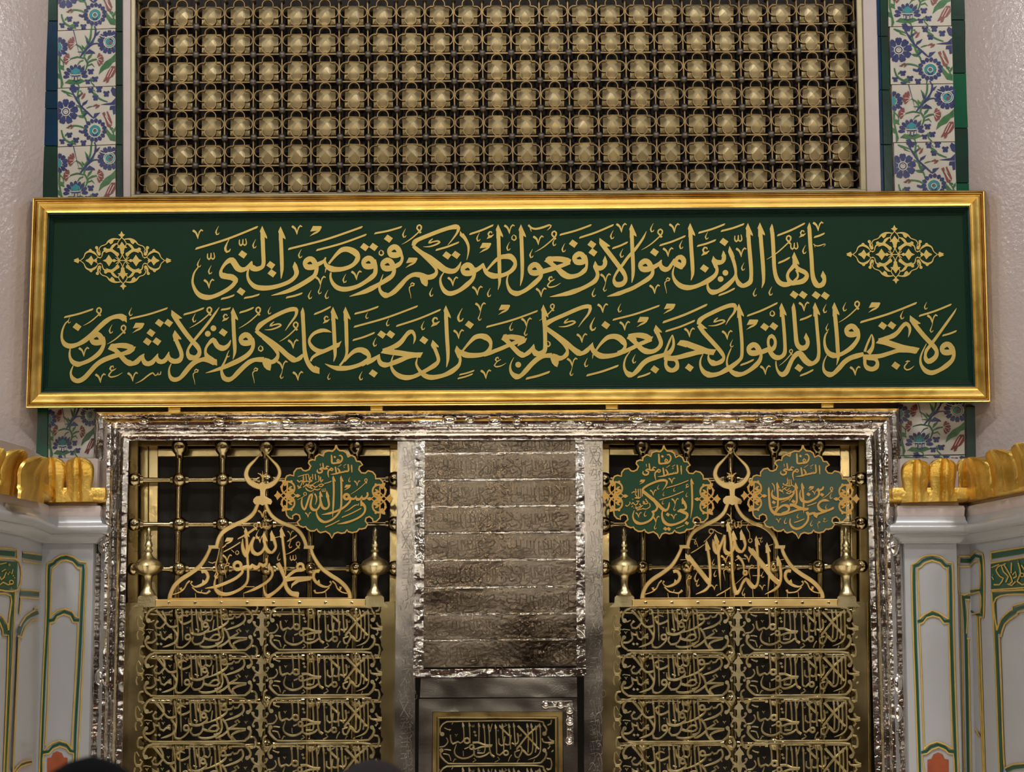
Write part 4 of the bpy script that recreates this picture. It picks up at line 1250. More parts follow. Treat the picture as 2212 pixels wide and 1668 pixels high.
# ---- the middle bay: stiles, lettered slats and the little door
bay = thing('silver_centre_panel', 'engraved silver centre panel of stacked slats with riveted edges between two brass screens', 'panel')
mC = plane(0.0)
def plate(c, off0, off1, b, name, mt, parent=bay, m=mC):
    mb = MB(); mb.quadbox(c, m, off0, off1, b); return mb.build(name, M[mt], parent)
def warped(c, off0, off1, name, mt, parent, seed, amp=.004, nx=10, ny=24):
    r = random.Random(seed); mb = MB(); v = []
    hs = [[r.uniform(-amp, amp) for _ in range(nx+1)] for _ in range(ny+1)]
    for j in range(ny+1):
        for i in range(nx+1):
            u, t = i/nx, j/ny
            x = (c[0][0]*(1-u)+c[1][0]*u)*(1-t) + (c[3][0]*(1-u)+c[2][0]*u)*t
            y = (c[0][1]*(1-u)+c[1][1]*u)*(1-t) + (c[3][1]*(1-u)+c[2][1]*u)*t
            v.append(mC(x, y, off1 + (hs[j][i] if 0 < i < nx and 0 < j < ny else 0)))
    f = [(j*(nx+1)+i, j*(nx+1)+i+1, (j+1)*(nx+1)+i+1, (j+1)*(nx+1)+i) for j in range(ny) for i in range(nx)]
    mb.add(v, f)
    ed = [(0, 1), (1, 2), (2, 3), (3, 0)]
    n0 = len(mb.v); mb.v += [tuple(mC(p[0], p[1], off1)) for p in c] + [tuple(mC(p[0], p[1], off0)) for p in c]
    mb.f += [(n0+a, n0+b_, n0+4+b_, n0+4+a) for a, b_ in ed]
    return mb.build(name, M[mt], parent, 40)
warped([(859, 941), (898, 941), (896, 1800), (850, 1800)], -.08, .022, 'stile', 'silverp', bay, 1, .0010, 4, 40)
warped([(1261, 941), (1302, 941), (1302, 1800), (1262, 1800)], -.08, .022, 'stile', 'silverp', bay, 2, .0010, 4, 40)
warped([(898, 941), (918, 941), (914.5, 1450), (893, 1450)], -.08, .034, 'riveted_strip', 'silver', bay, 3, .003, 3, 40)
warped([(1243, 941), (1262, 941), (1265, 1450), (1246, 1450)], -.08, .034, 'riveted_strip', 'silver', bay, 4, .003, 3, 40)
for sx_, xl in ((0, 861), (1, 1265)):        # engraved lettering running up each stile
    for k in range(4):
        mb = MB()
        for src in (ROWL, ROWR):
            src = src[src.index('B 30'):]
            if (k + sx_) % 2 == (src is ROWL or len(src) == len(ROWL[ROWL.index('B 30'):])): continue
            draw(src, (xl - k*1.6*(1 if not sx_ else 0), 950 + k*182), 1.0, mC, .0212, .0030, .0022, 30., mb, mb, 90., tf=lambda x, y: (3 + y*.050, (1850 - x)*.113), wk=.055)
        mb.build('engraved_lettering', M['silverp'], bay)
for i in range(9):
    stud(906.5 - i*.8, 953 + i*57.5, 3.3, .036, bay, 'steel', mC); stud(1253 + i*.6, 948 + i*57.7, 3.3, .036, bay, 'steel', mC)
YS = [(941, 978), (981.5, 1033), (1039.5, 1091), (1097, 1147.5), (1154, 1207), (1212.5, 1266), (1271.5, 1324.5), (1329, 1380), (1386, 1441)]
for k, (a, b) in enumerate(YS):
    c = [(918.5 - k*.5, a + 1.2), (1243 + k*.4, a - 2.2), (1243.5 + k*.4, b - 2.2), (918 - k*.5, b + 1.2)]
    s_ = warped(c, -.08, .018, 'slat', 'slat', bay, 20 + k, .0014, 14, 4)
    mb = MB(); h = (b - a)/7.0
    for q, (src, x0) in enumerate(((ROWL, 0), (ROWR, 1))):
        src = src[src.index('B 30'):]
        if k % 2: x0 = 1 - x0
        draw(src, (924 - k*.5, a + 3), 7.4, mC, .0178, .0030, .0024, 30., mb, mb, 60., tf=lambda x, y: (x0*1175 + (x - 240)*.74, y*((b - a)/97.)), wk=.72)
    mb.build('raised_lettering', M['slat'], s_)
    if k < 8:
        mb = MB(); y = (b + YS[k+1][0])/2
        mb.ribbon([(917 - k*.5, y + 1.2, 4.4), (1080, y - .2, 4.4), (1244 + k*.4, y - 2.0, 4.4)], mC, .0, .026, .003); mb.build('rib', M['silver'], bay)
warped([(893, 1446.5), (1265, 1443), (1266, 1461), (893, 1464)], -.06, .040, 'lower_strip', 'silver', bay, 44, .003, 24, 3)
for px in (899, 928, 984, 1039, 1082, 1124, 1178, 1233, 1256): stud(px, 1453.5 - (px-899)*.008, 3.3, .042, bay, 'steel', mC)
warped([(909, 1465), (1246, 1463), (1247, 1506), (907, 1507)], -.08, .014, 'cross_plate', 'silverp', bay, 45, .0014, 20, 4)
# ---- small door with a pierced brass light
door = thing('silver_wicket', 'small silver door with a pierced brass light at the bottom of the centre panel', 'door')
warped([(905, 1510), (1246, 1508), (1247, 1537), (905, 1538)], -.07, .020, 'door_rail', 'silverp', door, 46, .0012, 20, 3)
warped([(905, 1538), (934, 1538), (932, 1800), (903, 1800)], -.07, .020, 'door_stile', 'silverp', door, 47, .0012, 3, 16)
warped([(1216, 1537), (1247, 1537), (1249, 1800), (1218, 1800)], -.07, .020, 'door_stile', 'silverp', door, 48, .0012, 3, 16)
for c in ([(935, 1538.5), (1215, 1537.5), (1199, 1553), (949, 1553)], [(935, 1538.5), (949, 1553), (948, 1800), (934, 1800)], [(1199, 1553), (1215, 1537.5), (1216, 1800), (1200, 1800)]):
    plate(c, -.05, .012, .0, 'brass_border', 'brassd', door)
for a, b in (((945, 1549), (1204, 1549)), ((945, 1549), (943, 1800)), ((1204, 1549), (1205, 1800))):
    mb = MB(); mb.ribbon([(a[0], a[1], 4), (b[0], b[1], 4)], mC, .0, .018, .004); mb.build('brass_bead', M['brass'], door)
h = MB(); h.ribbon([(1176, 1522, 13), (1236, 1520, 13)], mC, .018, .008, .003); h.build('hinge_strap', M['silver'], door)
h = MB(); h.ribbon([(1231, 1518, 14), (1232, 1612, 14)], mC, .018, .009, .003); h.build('hinge_strap', M['silver'], door)
for px, py in ((1179, 1522), (1211, 1522), (1231, 1534), (1231, 1559), (1230, 1600)): boss(px, py, 7, 7, .05, door, 'silver', .02, 'dome_stud')
# ================================================================ turned brass lattices behind the openings
mL = plane(.12)
def lattice(label, xs, ys, x0, x1, side, topy):
    t = thing('brass_lattice', label, 'lattice')
    yb = 1800
    R = U*.985
    for x in xs:
        a = mL(x, topy, 0); b = mL(x - (x-1106)*-.012*0, yb, 0)
        mb = MB(); mb.tube(a, (a.x, a.y, b.z), 7.6*R, None, 16); mb.build('upright_bar', M['bronze'], t, 40)
        z = mL(x, topy, 0).z
        mb = MB(); mb.lathe((a.x, a.y, z), [(.03, 15*R), (.012, 18.5*R), (-.0, 18*R), (-.014, 16*R), (-.026, 11*R), (-.030, 9.5*R), (-.050, 9.5*R), (-.052, 8*R)], 18)
        mb.build('cap_bulb', M['bronze'], t, 40)
    for y in ys:
        a = mL(x0, y, 0); b = mL(x1, y - 2, 0)
        mb = MB(); mb.tube(a, b, 5.8*R, None, 14); mb.build('cross_bar', M['bronze'], t, 40)
        for x in xs + side:
            p = mL(x, y, 0)
            p.z = a.z + (b.z - a.z)*(x - x0)/(x1 - x0)
            mb = MB(); mb.sphere(p, 17.5*R, 20, 12)
            for s_ in (-1, 1):
                mb.tube((p.x + s_*13*R, p.y, p.z), (p.x + s_*20.5*R, p.y, p.z), 10*R, 9*R, 14)
            mb.build('ball', M['bronze'], t, 40)
    # jambs, head rail and the fine mesh behind
    def pl(c, y0, y1, b, nm, mt): 
        q = MB(); m = plane(y0); q.quadbox(c, m, y0-y1, 0, b); return q.build(nm, M[mt], t)
    return t, pl
tl, pl = lattice('turned brass ball lattice behind the left opening, beside the crescent reading Muhammad', [388, 481.5, 576.5, 672.5, 768.5], [1037.5, 1134, 1230, 1326, 1421, 1516, 1611], 272, 866, [290, 853], 968)
pl([(276, 900), (299, 900), (299, 1800), (270, 1800)], .10, .16, .004, 'jamb', 'brassd')
pl([(301, 930), (321, 930), (319, 1800), (297, 1800)], .20, .24, .003, 'jamb', 'brass')
pl([(321, 930), (342, 930), (340, 1800), (318, 1800)], .21, .24, .003, 'jamb', 'brass')
pl([(842, 930), (864, 930), (862, 1800), (838, 1800)], .20, .24, .003, 'jamb', 'brass')
pl([(340, 969), (845, 966), (845, 985), (340, 987)], .205, .24, .003, 'head_rail', 'brass')
pl([(270, 935), (864, 933), (864, 962), (270, 964)], .13, .24, .003, 'head_rail', 'brassd')
pl([(330, 960), (850, 960), (850, 1800), (330, 1800)], .24, .25, 0, 'mesh_screen', 'mesh')
tr_, pl = lattice('turned brass ball lattice behind the right opening, between the two green medallions', [1387.5, 1483.5, 1577.5, 1672, 1766.5], [1037, 1133.5, 1226, 1322, 1418, 1513, 1608], 1298, 1880, [1305, 1860], 966)
pl([(1300, 930), (1317, 930), (1317, 1800), (1300, 1800)], .20, .24, .003, 'jamb', 'brass')
pl([(1814, 930), (1836, 930), (1838, 1800), (1816, 1800)], .21, .24, .003, 'jamb', 'brass')
pl([(1836, 930), (1852, 930), (1855, 1800), (1838, 1800)], .20, .24, .003, 'jamb', 'brass')
pl([(1854, 900), (1880, 900), (1884, 1800), (1857, 1800)], .10, .16, .004, 'jamb', 'brassd')
pl([(1316, 966), (1816, 968), (1816, 985), (1316, 983)], .205, .24, .003, 'head_rail', 'brass')
pl([(1298, 933), (1880, 936), (1880, 963), (1298, 961)], .13, .24, .003, 'head_rail', 'brassd')
pl([(1310, 960), (1830, 960), (1830, 1800), (1310, 1800)], .24, .25, 0, 'mesh_screen', 'mesh')
# ================================================================ pierced brass screens
mP = plane(.03)
def screen(label, dx, crn):
    t = thing('pierced_screen', label, 'screen')
    x0, x1 = crn
    # rows of cut lettering: one of each kind, then copies set one below the other
    rl = MB(); draw(ROWL, (285 + dx, 1305), 7.0, mP, 0, .010, .004, 30., rl, None, 40., wk=1.3)
    ml = MB(); draw(MIDL, (285 + dx, 1305), 7.0, mP, 0, .010, .004, 30., ml, None, 40., wk=1.15)
    rr = MB(); draw(ROWR, (550 + dx, 1305), 7.0, mP, 0, .010, .004, 30., rr, None, 40., wk=1.3)
    a = [rl.build('lettered_row', M['cast'], t), rr.build('lettered_row', M['cast'], t), ml.build('centre_spindle', M['cast'], t)]
    dz = P(400, 1305 + 97.6, .03).z - P(400, 1305, .03).z
    for k in range(1, 5):
        for o in a: copy_part(o, t, 0, 0, dz*k)
    # plain border plates, their inner edges scalloped
    def edge(xe, sgn, y0, y1):
        pts = []; y = y0; k = 0
        while y < y1:
            ph = ((y - 1305) % 97.6) / 97.6
            amp = 6*abs(math.sin(ph*math.pi*2)) + 3*abs(math.sin(ph*math.pi*6)) + (5 if .45 < ph < .58 else 0)
            pts.append((xe + sgn*amp, y)); y += 4.0
        return pts
    e = edge(x0 + 34, 1, 1312, 1740)
    mb = MB(); mb.poly([(x0, 1303), (x0 + 30, 1302)] + e + [(x0 - 12, 1740)], mP, -.02, .006); mb.build('border_plate', M['brass'], t)
    e = edge(x1 - 27, -1, 1312, 1740)
    mb = MB(); mb.poly([(x1, 1299), (x1 - 24, 1300)] + e + [(x1 + 4, 1740)], mP, -.02, .006); mb.build('border_plate', M['brass'], t)
    mb = MB(); mb.ribbon([(x0 + 1.5, 1303, 4), (x0 - 9, 1740, 4)], mP, 0, .014, .004); mb.build('edge_bead', M['brass'], t)
    mb = MB(); mb.ribbon([(x1 - 1.5, 1299, 4), (x1 + 3, 1740, 4)], mP, 0, .014, .004); mb.build('edge_bead', M['brass'], t)
    mb = MB(); mb.quadbox([(x0 + 66, 1295), (x1 - 66, 1294), (x1 - 66, 1309.5), (x0 + 66, 1310)], mP, -.02, .016, .004); mb.build('top_rail', M['gilt'], t)
    n = 8
    for i in range(n):
        px = x0 + 96 + i*56.4; s_ = MB(); q = mP(px, 1302.5, .016)
        s_.lathe((0, 0, 0), [(0, 3.7*U), (.002, 3.5*U), (.003, 2.6*U)], 12)
        s_.v = [(q.x + a_, q.y - c_, q.z + b_) for a_, b_, c_ in s_.v]
        sc_ = s_.build('screw', M['brass'], t)
        g = MB(); ang = random.uniform(.2, 2.9)
        g.ribbon([(px - 3*math.cos(ang), 1302.5 - 3*math.sin(ang), 1.0), (px + 3*math.cos(ang), 1302.5 + 3*math.sin(ang), 1.0)], mP, .0192, .0004); g.build('screw_slot', M['dark'], sc_)
    # corner blocks and turned finials
    for cx, w_ in ((x0 + 50, 21), (x1 - 47, 20)):
        mb = MB(); mb.poly([(cx - w_ - 12, 1312), (cx - w_ - 1, 1303), (cx - w_, 1290), (cx - w_ + 5, 1286), (cx + w_ - 5, 1286), (cx + w_, 1290), (cx + w_ + 1, 1302), (cx + w_ + 10, 1311)], mP, -.02, .012); mb.build('corner_block', M['cast'], t)
        yb = 1287; zb = mP(cx, yb, 0).z; p = mP(cx, yb, 0)
        prof = [(0, 17), (2, 17.2), (9, 14), (16, 9), (25, 8), (37, 9), (42, 11), (44, 13), (46, 18), (48, 21), (53, 26), (58, 29.5), (63, 31), (67, 30), (73, 26), (77, 20), (80, 14.5), (84, 10), (92, 6.5), (94, 9), (97, 9.5), (100, 7), (103, 5.5), (105, 7.5), (109, 8.5), (113, 6.5), (117, 5), (121, 6)]
        mb = MB(); mb.lathe((p.x, p.y, zb), [(z*U*1.01, r*U) for z, r in prof], 36, (8, 12, 16, .10)); mb.build('finial', M['cast'], t, 40)
        fl = MB()
        for q in range(6):
            an = q*math.pi/3
            fl.add([(p.x + math.cos(an+d_)*r*U, p.y + math.sin(an+d_)*r*U, zb + z*U) for d_, r, z in ((-.3, 4, 120), (.3, 4, 120), (.35, 6, 128), (.0, 12, 133), (-.35, 6, 128))], [(0, 1, 2, 4), (4, 2, 3)])
        fl.build('finial_petals', M['cast'], t)
        mb = MB(); mb.lathe((p.x, p.y, zb), [(z*U*1.01, r*U) for z, r in ((119, 4), (126, 5), (132, 4.6), (138, 5.2), (142, 4), (146, 1.2))], 14); mb.build('finial_bud', M['cast'], t, 40)
    return t
screen('pierced brass screen of repeated Arabic lines left of the silver centre panel', 0, (269, 856))
screen('pierced brass screen of repeated Arabic lines right of the silver centre panel', 1028.5, (1299, 1876))
# the same cut lettering lights the wicket
for k in range(2):
    mb = MB(); draw(ROWR, (938, 1551), 7.0, mC, -.01, .010, .004, 30., mb, None, 40., tf=lambda x, y: (x*1.0 - 150 if 0 else (x - 235)*1.02 + 85, y))
    o = mb.build('lettered_row', M['cast'], door)
    o.location.z = (P(1000, 1551 + 97, 0).z - P(1000, 1551, 0).z)*k
# ================================================================ crescent-topped arches
mK = plane(.035)
ARCH = '''
L 60,1617,10 1050,1613,10 2050,1613,10
L 85,1615,50 92,1570,46 130,1485,46 200,1415,46 300,1350,46 400,1275,44 460,1195,42 500,1120,40 525,1060,40
P 500,1042 592,1042 620,1078 505,1078
L 585,1075,44 612,970,44 670,890,46 780,825,46 900,770,46 985,700,46 1025,620,42 1040,585,40
L 2032,1612,48 2025,1560,46 1985,1490,46 1915,1425,46 1815,1360,46 1720,1285,44 1655,1190,42 1618,1110,42 1610,1055,42
P 1535,1046 1645,1044 1640,1080 1530,1080
L 1565,1075,46 1540,985,46 1490,900,46 1410,840,46 1300,800,44 1205,740,44 1150,665,42 1122,590,40
P 1020,512 990,540 984,570 1005,600 1045,592 1085,612 1130,592 1175,602 1192,572 1180,545 1150,530 1115,508 1115,460 1125,425 1110,370 1088,352 1060,370 1050,420 1062,460 1062,508
L 1068,-5,4 1068,45,12 1010,115,26 935,195,44 908,280,54 942,350,60 1010,395,62 1085,412,60
L 1115,-5,4 1125,50,12 1180,112,24 1250,190,38 1272,265,44 1240,335,50 1175,390,56 1088,412,60
L 1088,350,24 1090,300,20 1088,270,10 1085,235,4
L 1090,320,16 1065,275,18 1035,262,6
L 1090,320,16 1115,275,18 1140,262,6
L 425,1330,34 470,1325,40 498,1380,38 470,1440,36 400,1482,28 345,1490,16 310,1455,14 325,1430,24
P 440,1410 430,1450 480,1445
L 300,1425,18 268,1455,16 240,1510,16 190,1550,14 115,1575,8
L 325,1495,14 380,1545,16 430,1555,12 480,1562,20 518,1530,28
L 420,1555,6 432,1525,12
L 200,1500,30 205,1530,18
L 1700,1325,34 1655,1325,40 1635,1380,38 1665,1440,36 1735,1485,28 1795,1490,16 1830,1455,14 1815,1430,24
P 1700,1410 1710,1450 1660,1445
L 1840,1430,18 1875,1460,16 1895,1510,16 1945,1550,14 2005,1562,8
L 1810,1495,14 1755,1545,16 1705,1555,12 1660,1555,20 1645,1525,28
L 1930,1490,30 1925,1525,18
L 360,1560,8 365,1612,10
L 1770,1550,8 1775,1612,10
'''
C1 = '''
B 46
A 905,848 912,920 918,1050 922,1160 930,1300 925,1420 880,1490 790,1545 690,1572 610,1552 568,1490,.7 575,1410,.4 608,1345,.3
A 1185,878 1195,940 1222,1020 1228,1070 1190,1120 1140,1100 1112,1030 1102,950
A 1102,895 1106,950 1112,1040 1085,1105 1035,1140 985,1115 972,1050 990,960
S 1000,952 960,1030 930,1110 905,1152 880,1100 868,1040 872,970,.2
A 1290,843 1298,920 1312,1050 1328,1200 1338,1360,.1
S 1128,1180 1130,1235 1090,1265 1055,1235,.6 1045,1270,.8 1005,1285 978,1250,.6 960,1280,.9 915,1275 870,1285
R 815,1265,40,38
S 858,1275 868,1330 800,1395 700,1445 580,1490,.7 465,1507,.1
a 1160,1228 1170,1275 1195,1330 1178,1390 1110,1455 1000,1515 878,1562,.1
R 1495,1275,34,34
S 1545,1290 1510,1312 1450,1315 1390,1352 1335,1410
L 1338,1415,46 1450,1400,40 1625,1390,26
P 1625,1385 1605,1420 1480,1440 1415,1480 1395,1512 1400,1460 1450,1415
S 1330,1400 1340,1490 1395,1560 1480,1580
P 1475,1545 1480,1590 1400,1575 1420,1540
S 1250,1235 1300,1330 1322,1415 1290,1480 1215,1550 1140,1592 1105,1545,.6 1098,1470,.2
J 700,958; F 815,978 1005,852 .8; F 662,1118 850,1005 .8; Q 812,1122; V 705,1235,1.2; X 1055,785,1.2; X 1380,1140,1.1; V 1085,745,1.1; U 1470,1025 1340,1140 1.1; F 1350,1005 1462,928 .9; Y 1390,945,.8; C 1400,985,1.2; C 1275,1120,1.2; S 1150,1300,.5; M 705,1245,1.3; U 1010,825 815,975 1.1; C 1050,870,1.4; C 600,1310,1.3; V 1060,1020,1.1
L 1120,665,8 1095,700,8 1110,760,8 1160,780,10 1195,760,6
L 620,1075,8 600,1180,12 580,1270,20 600,1350,14
L 500,1220,6 545,1235,12 580,1220,8
L 860,1490,8 1000,1490,8
L 690,1040,14 650,1070,8
L 870,840,7 890,865,7
L 750,1090,7 780,1120,7
L 1300,850,7 1310,830,7
L 1215,960,7 1280,945,7
L 1450,1220,7 1465,1250,7
L 1150,1150,7 1140,1180,7
L 640,1580,8 640,1612,8
L 880,1570,8 885,1612,8
L 1140,1595,8 1140,1612,8
L 1460,1585,8 1462,1612,8
'''
C2 = '''
B 46
A 1012,778 1022,850 1046,1000 1055,1150 1062,1350 1075,1470 1100,1560 1135,1535 1172,1450 1210,1405 1242,1445 1282,1492 1322,1480 1342,1400 1342,1250 1332,1100 1322,1010
A 1320,938
A 1158,868 1168,930 1195,1000 1200,1055 1165,1112 1118,1090 1090,1020 1080,940
A 1072,880 1080,950 1080,1060 1045,1122 1000,1125 975,1080 980,1000 975,930
S 978,930 950,1005 920,1085 905,1132 872,1090 858,1030 850,975,.2
A 880,912 890,980 908,1100 922,1300 935,1530,.1
A 783,985 790,1050 812,1200 822,1350 815,1460 770,1525 665,1572,.1
T 553,1128
S 580,1155 650,1245 730,1345 790,1425 830,1485,.6
T 1235,1052
S 1262,1085 1335,1182 1420,1292 1500,1395 1565,1450
A 1435,1008 1442,1070 1456,1200 1460,1350 1445,1535,.1
A 1553,1150 1562,1200 1582,1300 1582,1430 1530,1512 1412,1572,.1
L 1112,1155,30 1160,1202,32 1186,1270,26 1180,1325,6
R 1200,1340,22,20
U 1200,1340 1070,1478 .5; F 885,1592 1045,1495 .9; X 1080,775,1.3; F 748,1010 840,920 .7; R 832,890,24,14; Q 1255,990,1.1; F 610,1130 760,1030 .7; V 600,1330,1.1; M 595,1385,1.3; C 690,1320,1.6; C 700,1400,1.2; V 990,1240,1.2; M 995,1285,1.2; V 1240,1230,1.2; M 1270,1270,1.3; Q 1505,1275,1.1; V 868,1530,.8; C 865,1190,.9; C 885,1310,1; C 1400,1320,1; C 1195,1500,1.2; C 1385,945,.9; C 675,960,1; V 1385,1530,.8
L 1000,700,8 1040,730,16 1055,790,6
L 610,975,7 660,985,7 690,1060,7
L 860,870,10 900,900,10 950,920,7
L 1235,805,7 1215,850,10 1245,900,10 1250,960,10
L 500,1198,7 560,1195,7 600,1180,7
L 1170,770,6 1150,790,6
L 1340,965,7 1385,965,7
L 1455,1045,7 1500,1030,7
L 1580,1200,7 1620,1192,7
L 960,1200,7 1000,1180,7
L 1090,1210,7 1130,1185,7 1210,1190,7
L 1280,1370,7 1380,1370,7
L 590,1480,8 600,1540,8 590,1612,8
L 480,1560,8 478,1612,8
L 985,1545,8 985,1612,8
L 1085,1570,8 1085,1612,8
L 1280,1500,8 1285,1612,8
L 1448,1560,8 1448,1612,8
L 1655,1550,8 1655,1612,8
L 1190,1560,8 1195,1612,8
'''
def crescent(label, org, text, tfa):
    t = thing('crescent_arch', label, 'ornament')
    mb = MB(); draw(ARCH, org, 5.0045, mK, 0, .012, .003, 46., mb, None, 26., tf=tfa); mb.build('arch_outline', M['gilt'], t)
    mb = MB(); mk = MB(); draw(text, org, 5.0045, mK, .001, .011, .003, 46., mb, mk, 26.)
    mb.build('cut_lettering', M['gilt'], t); mk.build('cut_marks', M['gilt'], t)['kind'] = 'stuff'
    return t
crescent('gilt crescent arch with cut lettering above the left pierced screen', (350, 970), C1, None)
crescent('gilt crescent arch with cut lettering above the right pierced screen', (1370, 970), C2, lambda x, y: (x + 4 - 46*(1612 - y)/1612., y - 3))
# ================================================================ green medallions
OUT = [(1057,80),(1075,130),(1110,165),(1170,170),(1215,200),(1238,262),(1290,235),(1340,262),(1366,325),(1420,330),(1457,380),(1412,405),(1402,450),(1438,500),(1500,506),(1540,470),
 (1610,488),(1650,535),(1657,592),(1720,588),(1765,640),(1768,690),(1720,720),(1720,1070),(1725,1110),(1720,1180),(1665,1235),(1616,1240),(1608,1198),(1560,1162),(1510,1185),(1498,1230),(1537,1280),(1500,1335),(1440,1352),(1408,1348),
 (1370,1390),(1300,1406),(1240,1390),(1224,1362),(1190,1405),(1140,1416),(1080,1400),(1030,1420),(992,1490),(960,1425),(900,1386),(820,1406),(785,1385),(766,1352),(730,1378),(670,1380),(620,1350),(598,1315),(560,1325),(500,1300),(470,1245),
 (515,1200),(498,1140),(450,1122),(400,1150),(402,1198),(350,1185),(310,1140),(300,1080),(310,1060),(320,650),(290,630),(290,590),(310,550),(360,532),(416,547),(420,490),(460,440),(528,428),(560,465),(600,472),(650,450),(674,400),(640,355),(650,320),(700,300),(737,312),(745,260),(800,220),(862,247),(880,190),(940,168),(1000,176),(1040,140)]
SIDE = '''
R 0,-112,98,30 0,112,98,30
L -60,-150,26 -20,-190,34 -85,-225,40 -70,-190,20
L -60,150,26 -20,190,34 -85,225,40 -70,190,20
O -100,-130,20 -98,130,20 50,-215,18 50,215,18
L 60,-140,16 20,-110,44 80,-70,30 95,-120,14
L 60,140,16 20,110,44 80,70,30 95,120,14
L -10,-50,34 40,-60,34 70,-100,22
L -10,50,34 40,60,34 70,100,22
L -110,-5,18 -50,-60,16 0,-100,16 60,-50,16 120,0,18
L -110,5,18 -50,60,16 0,100,16 60,50,16 120,0,18
P -215,-2 -180,-32 -165,-75 -140,-45 -95,-5 -140,40 -165,70 -182,28
R 0,0,30,24
P -50,-40 -20,-30 0,-52 18,-30 48,-38 34,-10 50,0 34,14 48,40 18,32 0,52 -20,32 -50,40 -36,12 -50,0 -36,-12
O 140,2,26
P 150,-24 190,0 150,28
'''
HEAD = '''
B 26
L 986,228,16 992,290,24 998,352,26 1060,352,22 1112,345,24 1146,310,22 1150,265,20 1128,238,20 1098,242,12
L 1068,322,18 1086,296,18 1108,312,18 1092,336,18 1068,328,16
D 1037,262
L 1290,380,14 1293,430,20 1296,495,10
L 1238,370,16 1246,440,22 1238,476,22 1195,482,18 1140,492,22 1110,505,14
L 1215,478,10 1212,460,10
L 1190,480,10 1188,464,10
L 1045,408,18 1052,450,22 1060,505,20
L 1080,430,16 1112,480,24 1080,508,22 1020,520,16 975,524,6
L 1140,492,20 1180,490,16
L 1012,442,18 985,430,20 962,452,22 940,470,20 934,515,18 948,572,6
L 965,455,18 995,468,18 1015,448,16
X 1170,405,.55
F 1165,398 1212,368 .9; F 1085,412 1142,372 .9
L 952,408,10 920,400,20 900,428,22 935,438,20 880,440,22 862,440,20
L 856,352,14 862,400,20 866,442,20
L 880,440,18 832,428,22 808,445,22 850,462,22 842,490,24 800,502,24 770,478,20 776,450,8
L 816,362,12 822,400,6
'''
M1 = '''
B 42
A 1015,540 1020,640 1022,800 1015,1000 1003,1172,.1
A 1132,540 1136,640 1138,880 1128,1040 1080,1130 1000,1205 900,1245 830,1225 785,1175,.8 760,1110,.5 772,1050,.3 810,1000,.2
R 1215,862,38,40
S 1258,865 1272,920 1230,975 1150,1040 1050,1085 950,1115,.8 835,1135,.1
S 1275,890 1330,895 1365,850,.3
S 1355,870,.4 1375,902 1420,895 1452,845,.3
S 1445,870,.4 1465,895 1500,885 1535,840 1528,795,.6
A 1437,898 1450,960 1490,1010 1492,1080 1440,1150 1330,1212 1200,1255,.8 1075,1276,.1
F 1140,1182 1442,1032 1.1; F 888,1328 1112,1215 1
U 1507,610 1275,825 1.15; J 1205,680,1.15; V 1378,702,1.2; C 1272,560,1.2
L 1400,960,8 1395,990,16 1370,985,14 1330,1000,18 1250,1060,14 1185,1092,4
A 918,770 925,840 945,940 950,990 930,1030 890,1045 850,1020 830,950,.7 815,880,.6
A 818,770 812,850 820,920 815,980 770,1055 712,1060 672,1010 678,930 700,840,.5
S 705,830,.9 665,840 640,900,.7 610,990,.7 580,1058 545,1010,.7 535,940,.6 545,880,.3
L 730,815,22 758,860,24 762,920,18 740,985,5
X 840,730,1.05; R 588,820,22,12; F 470,912 580,850 .6; V 635,1182,1.2; F 872,672 992,622 1
B 18
L 480,560,10 560,535,12 640,520,10
S 475,690 490,720 520,700 545,640 560,600; S 560,540 570,620 560,680; S 600,520 610,640; S 640,530 655,640 620,700
S 700,520 705,600; S 740,520 750,610; S 790,540 800,620 770,640; S 820,560 830,640 860,600; S 680,560 660,600 690,620
S 470,610 500,640 530,620 570,640 620,625 660,640 700,620; S 760,640 700,680 640,690 600,670; S 860,690 830,710 790,690 840,670 870,690
S 780,700 740,720 700,690 650,720 600,690 560,720; S 740,740 680,780 620,760 600,730; S 530,720 480,740; S 700,740 660,720; S 820,740 770,760 720,740
V 660,600,1; V 560,600,1; C 600,700; C 720,780
'''
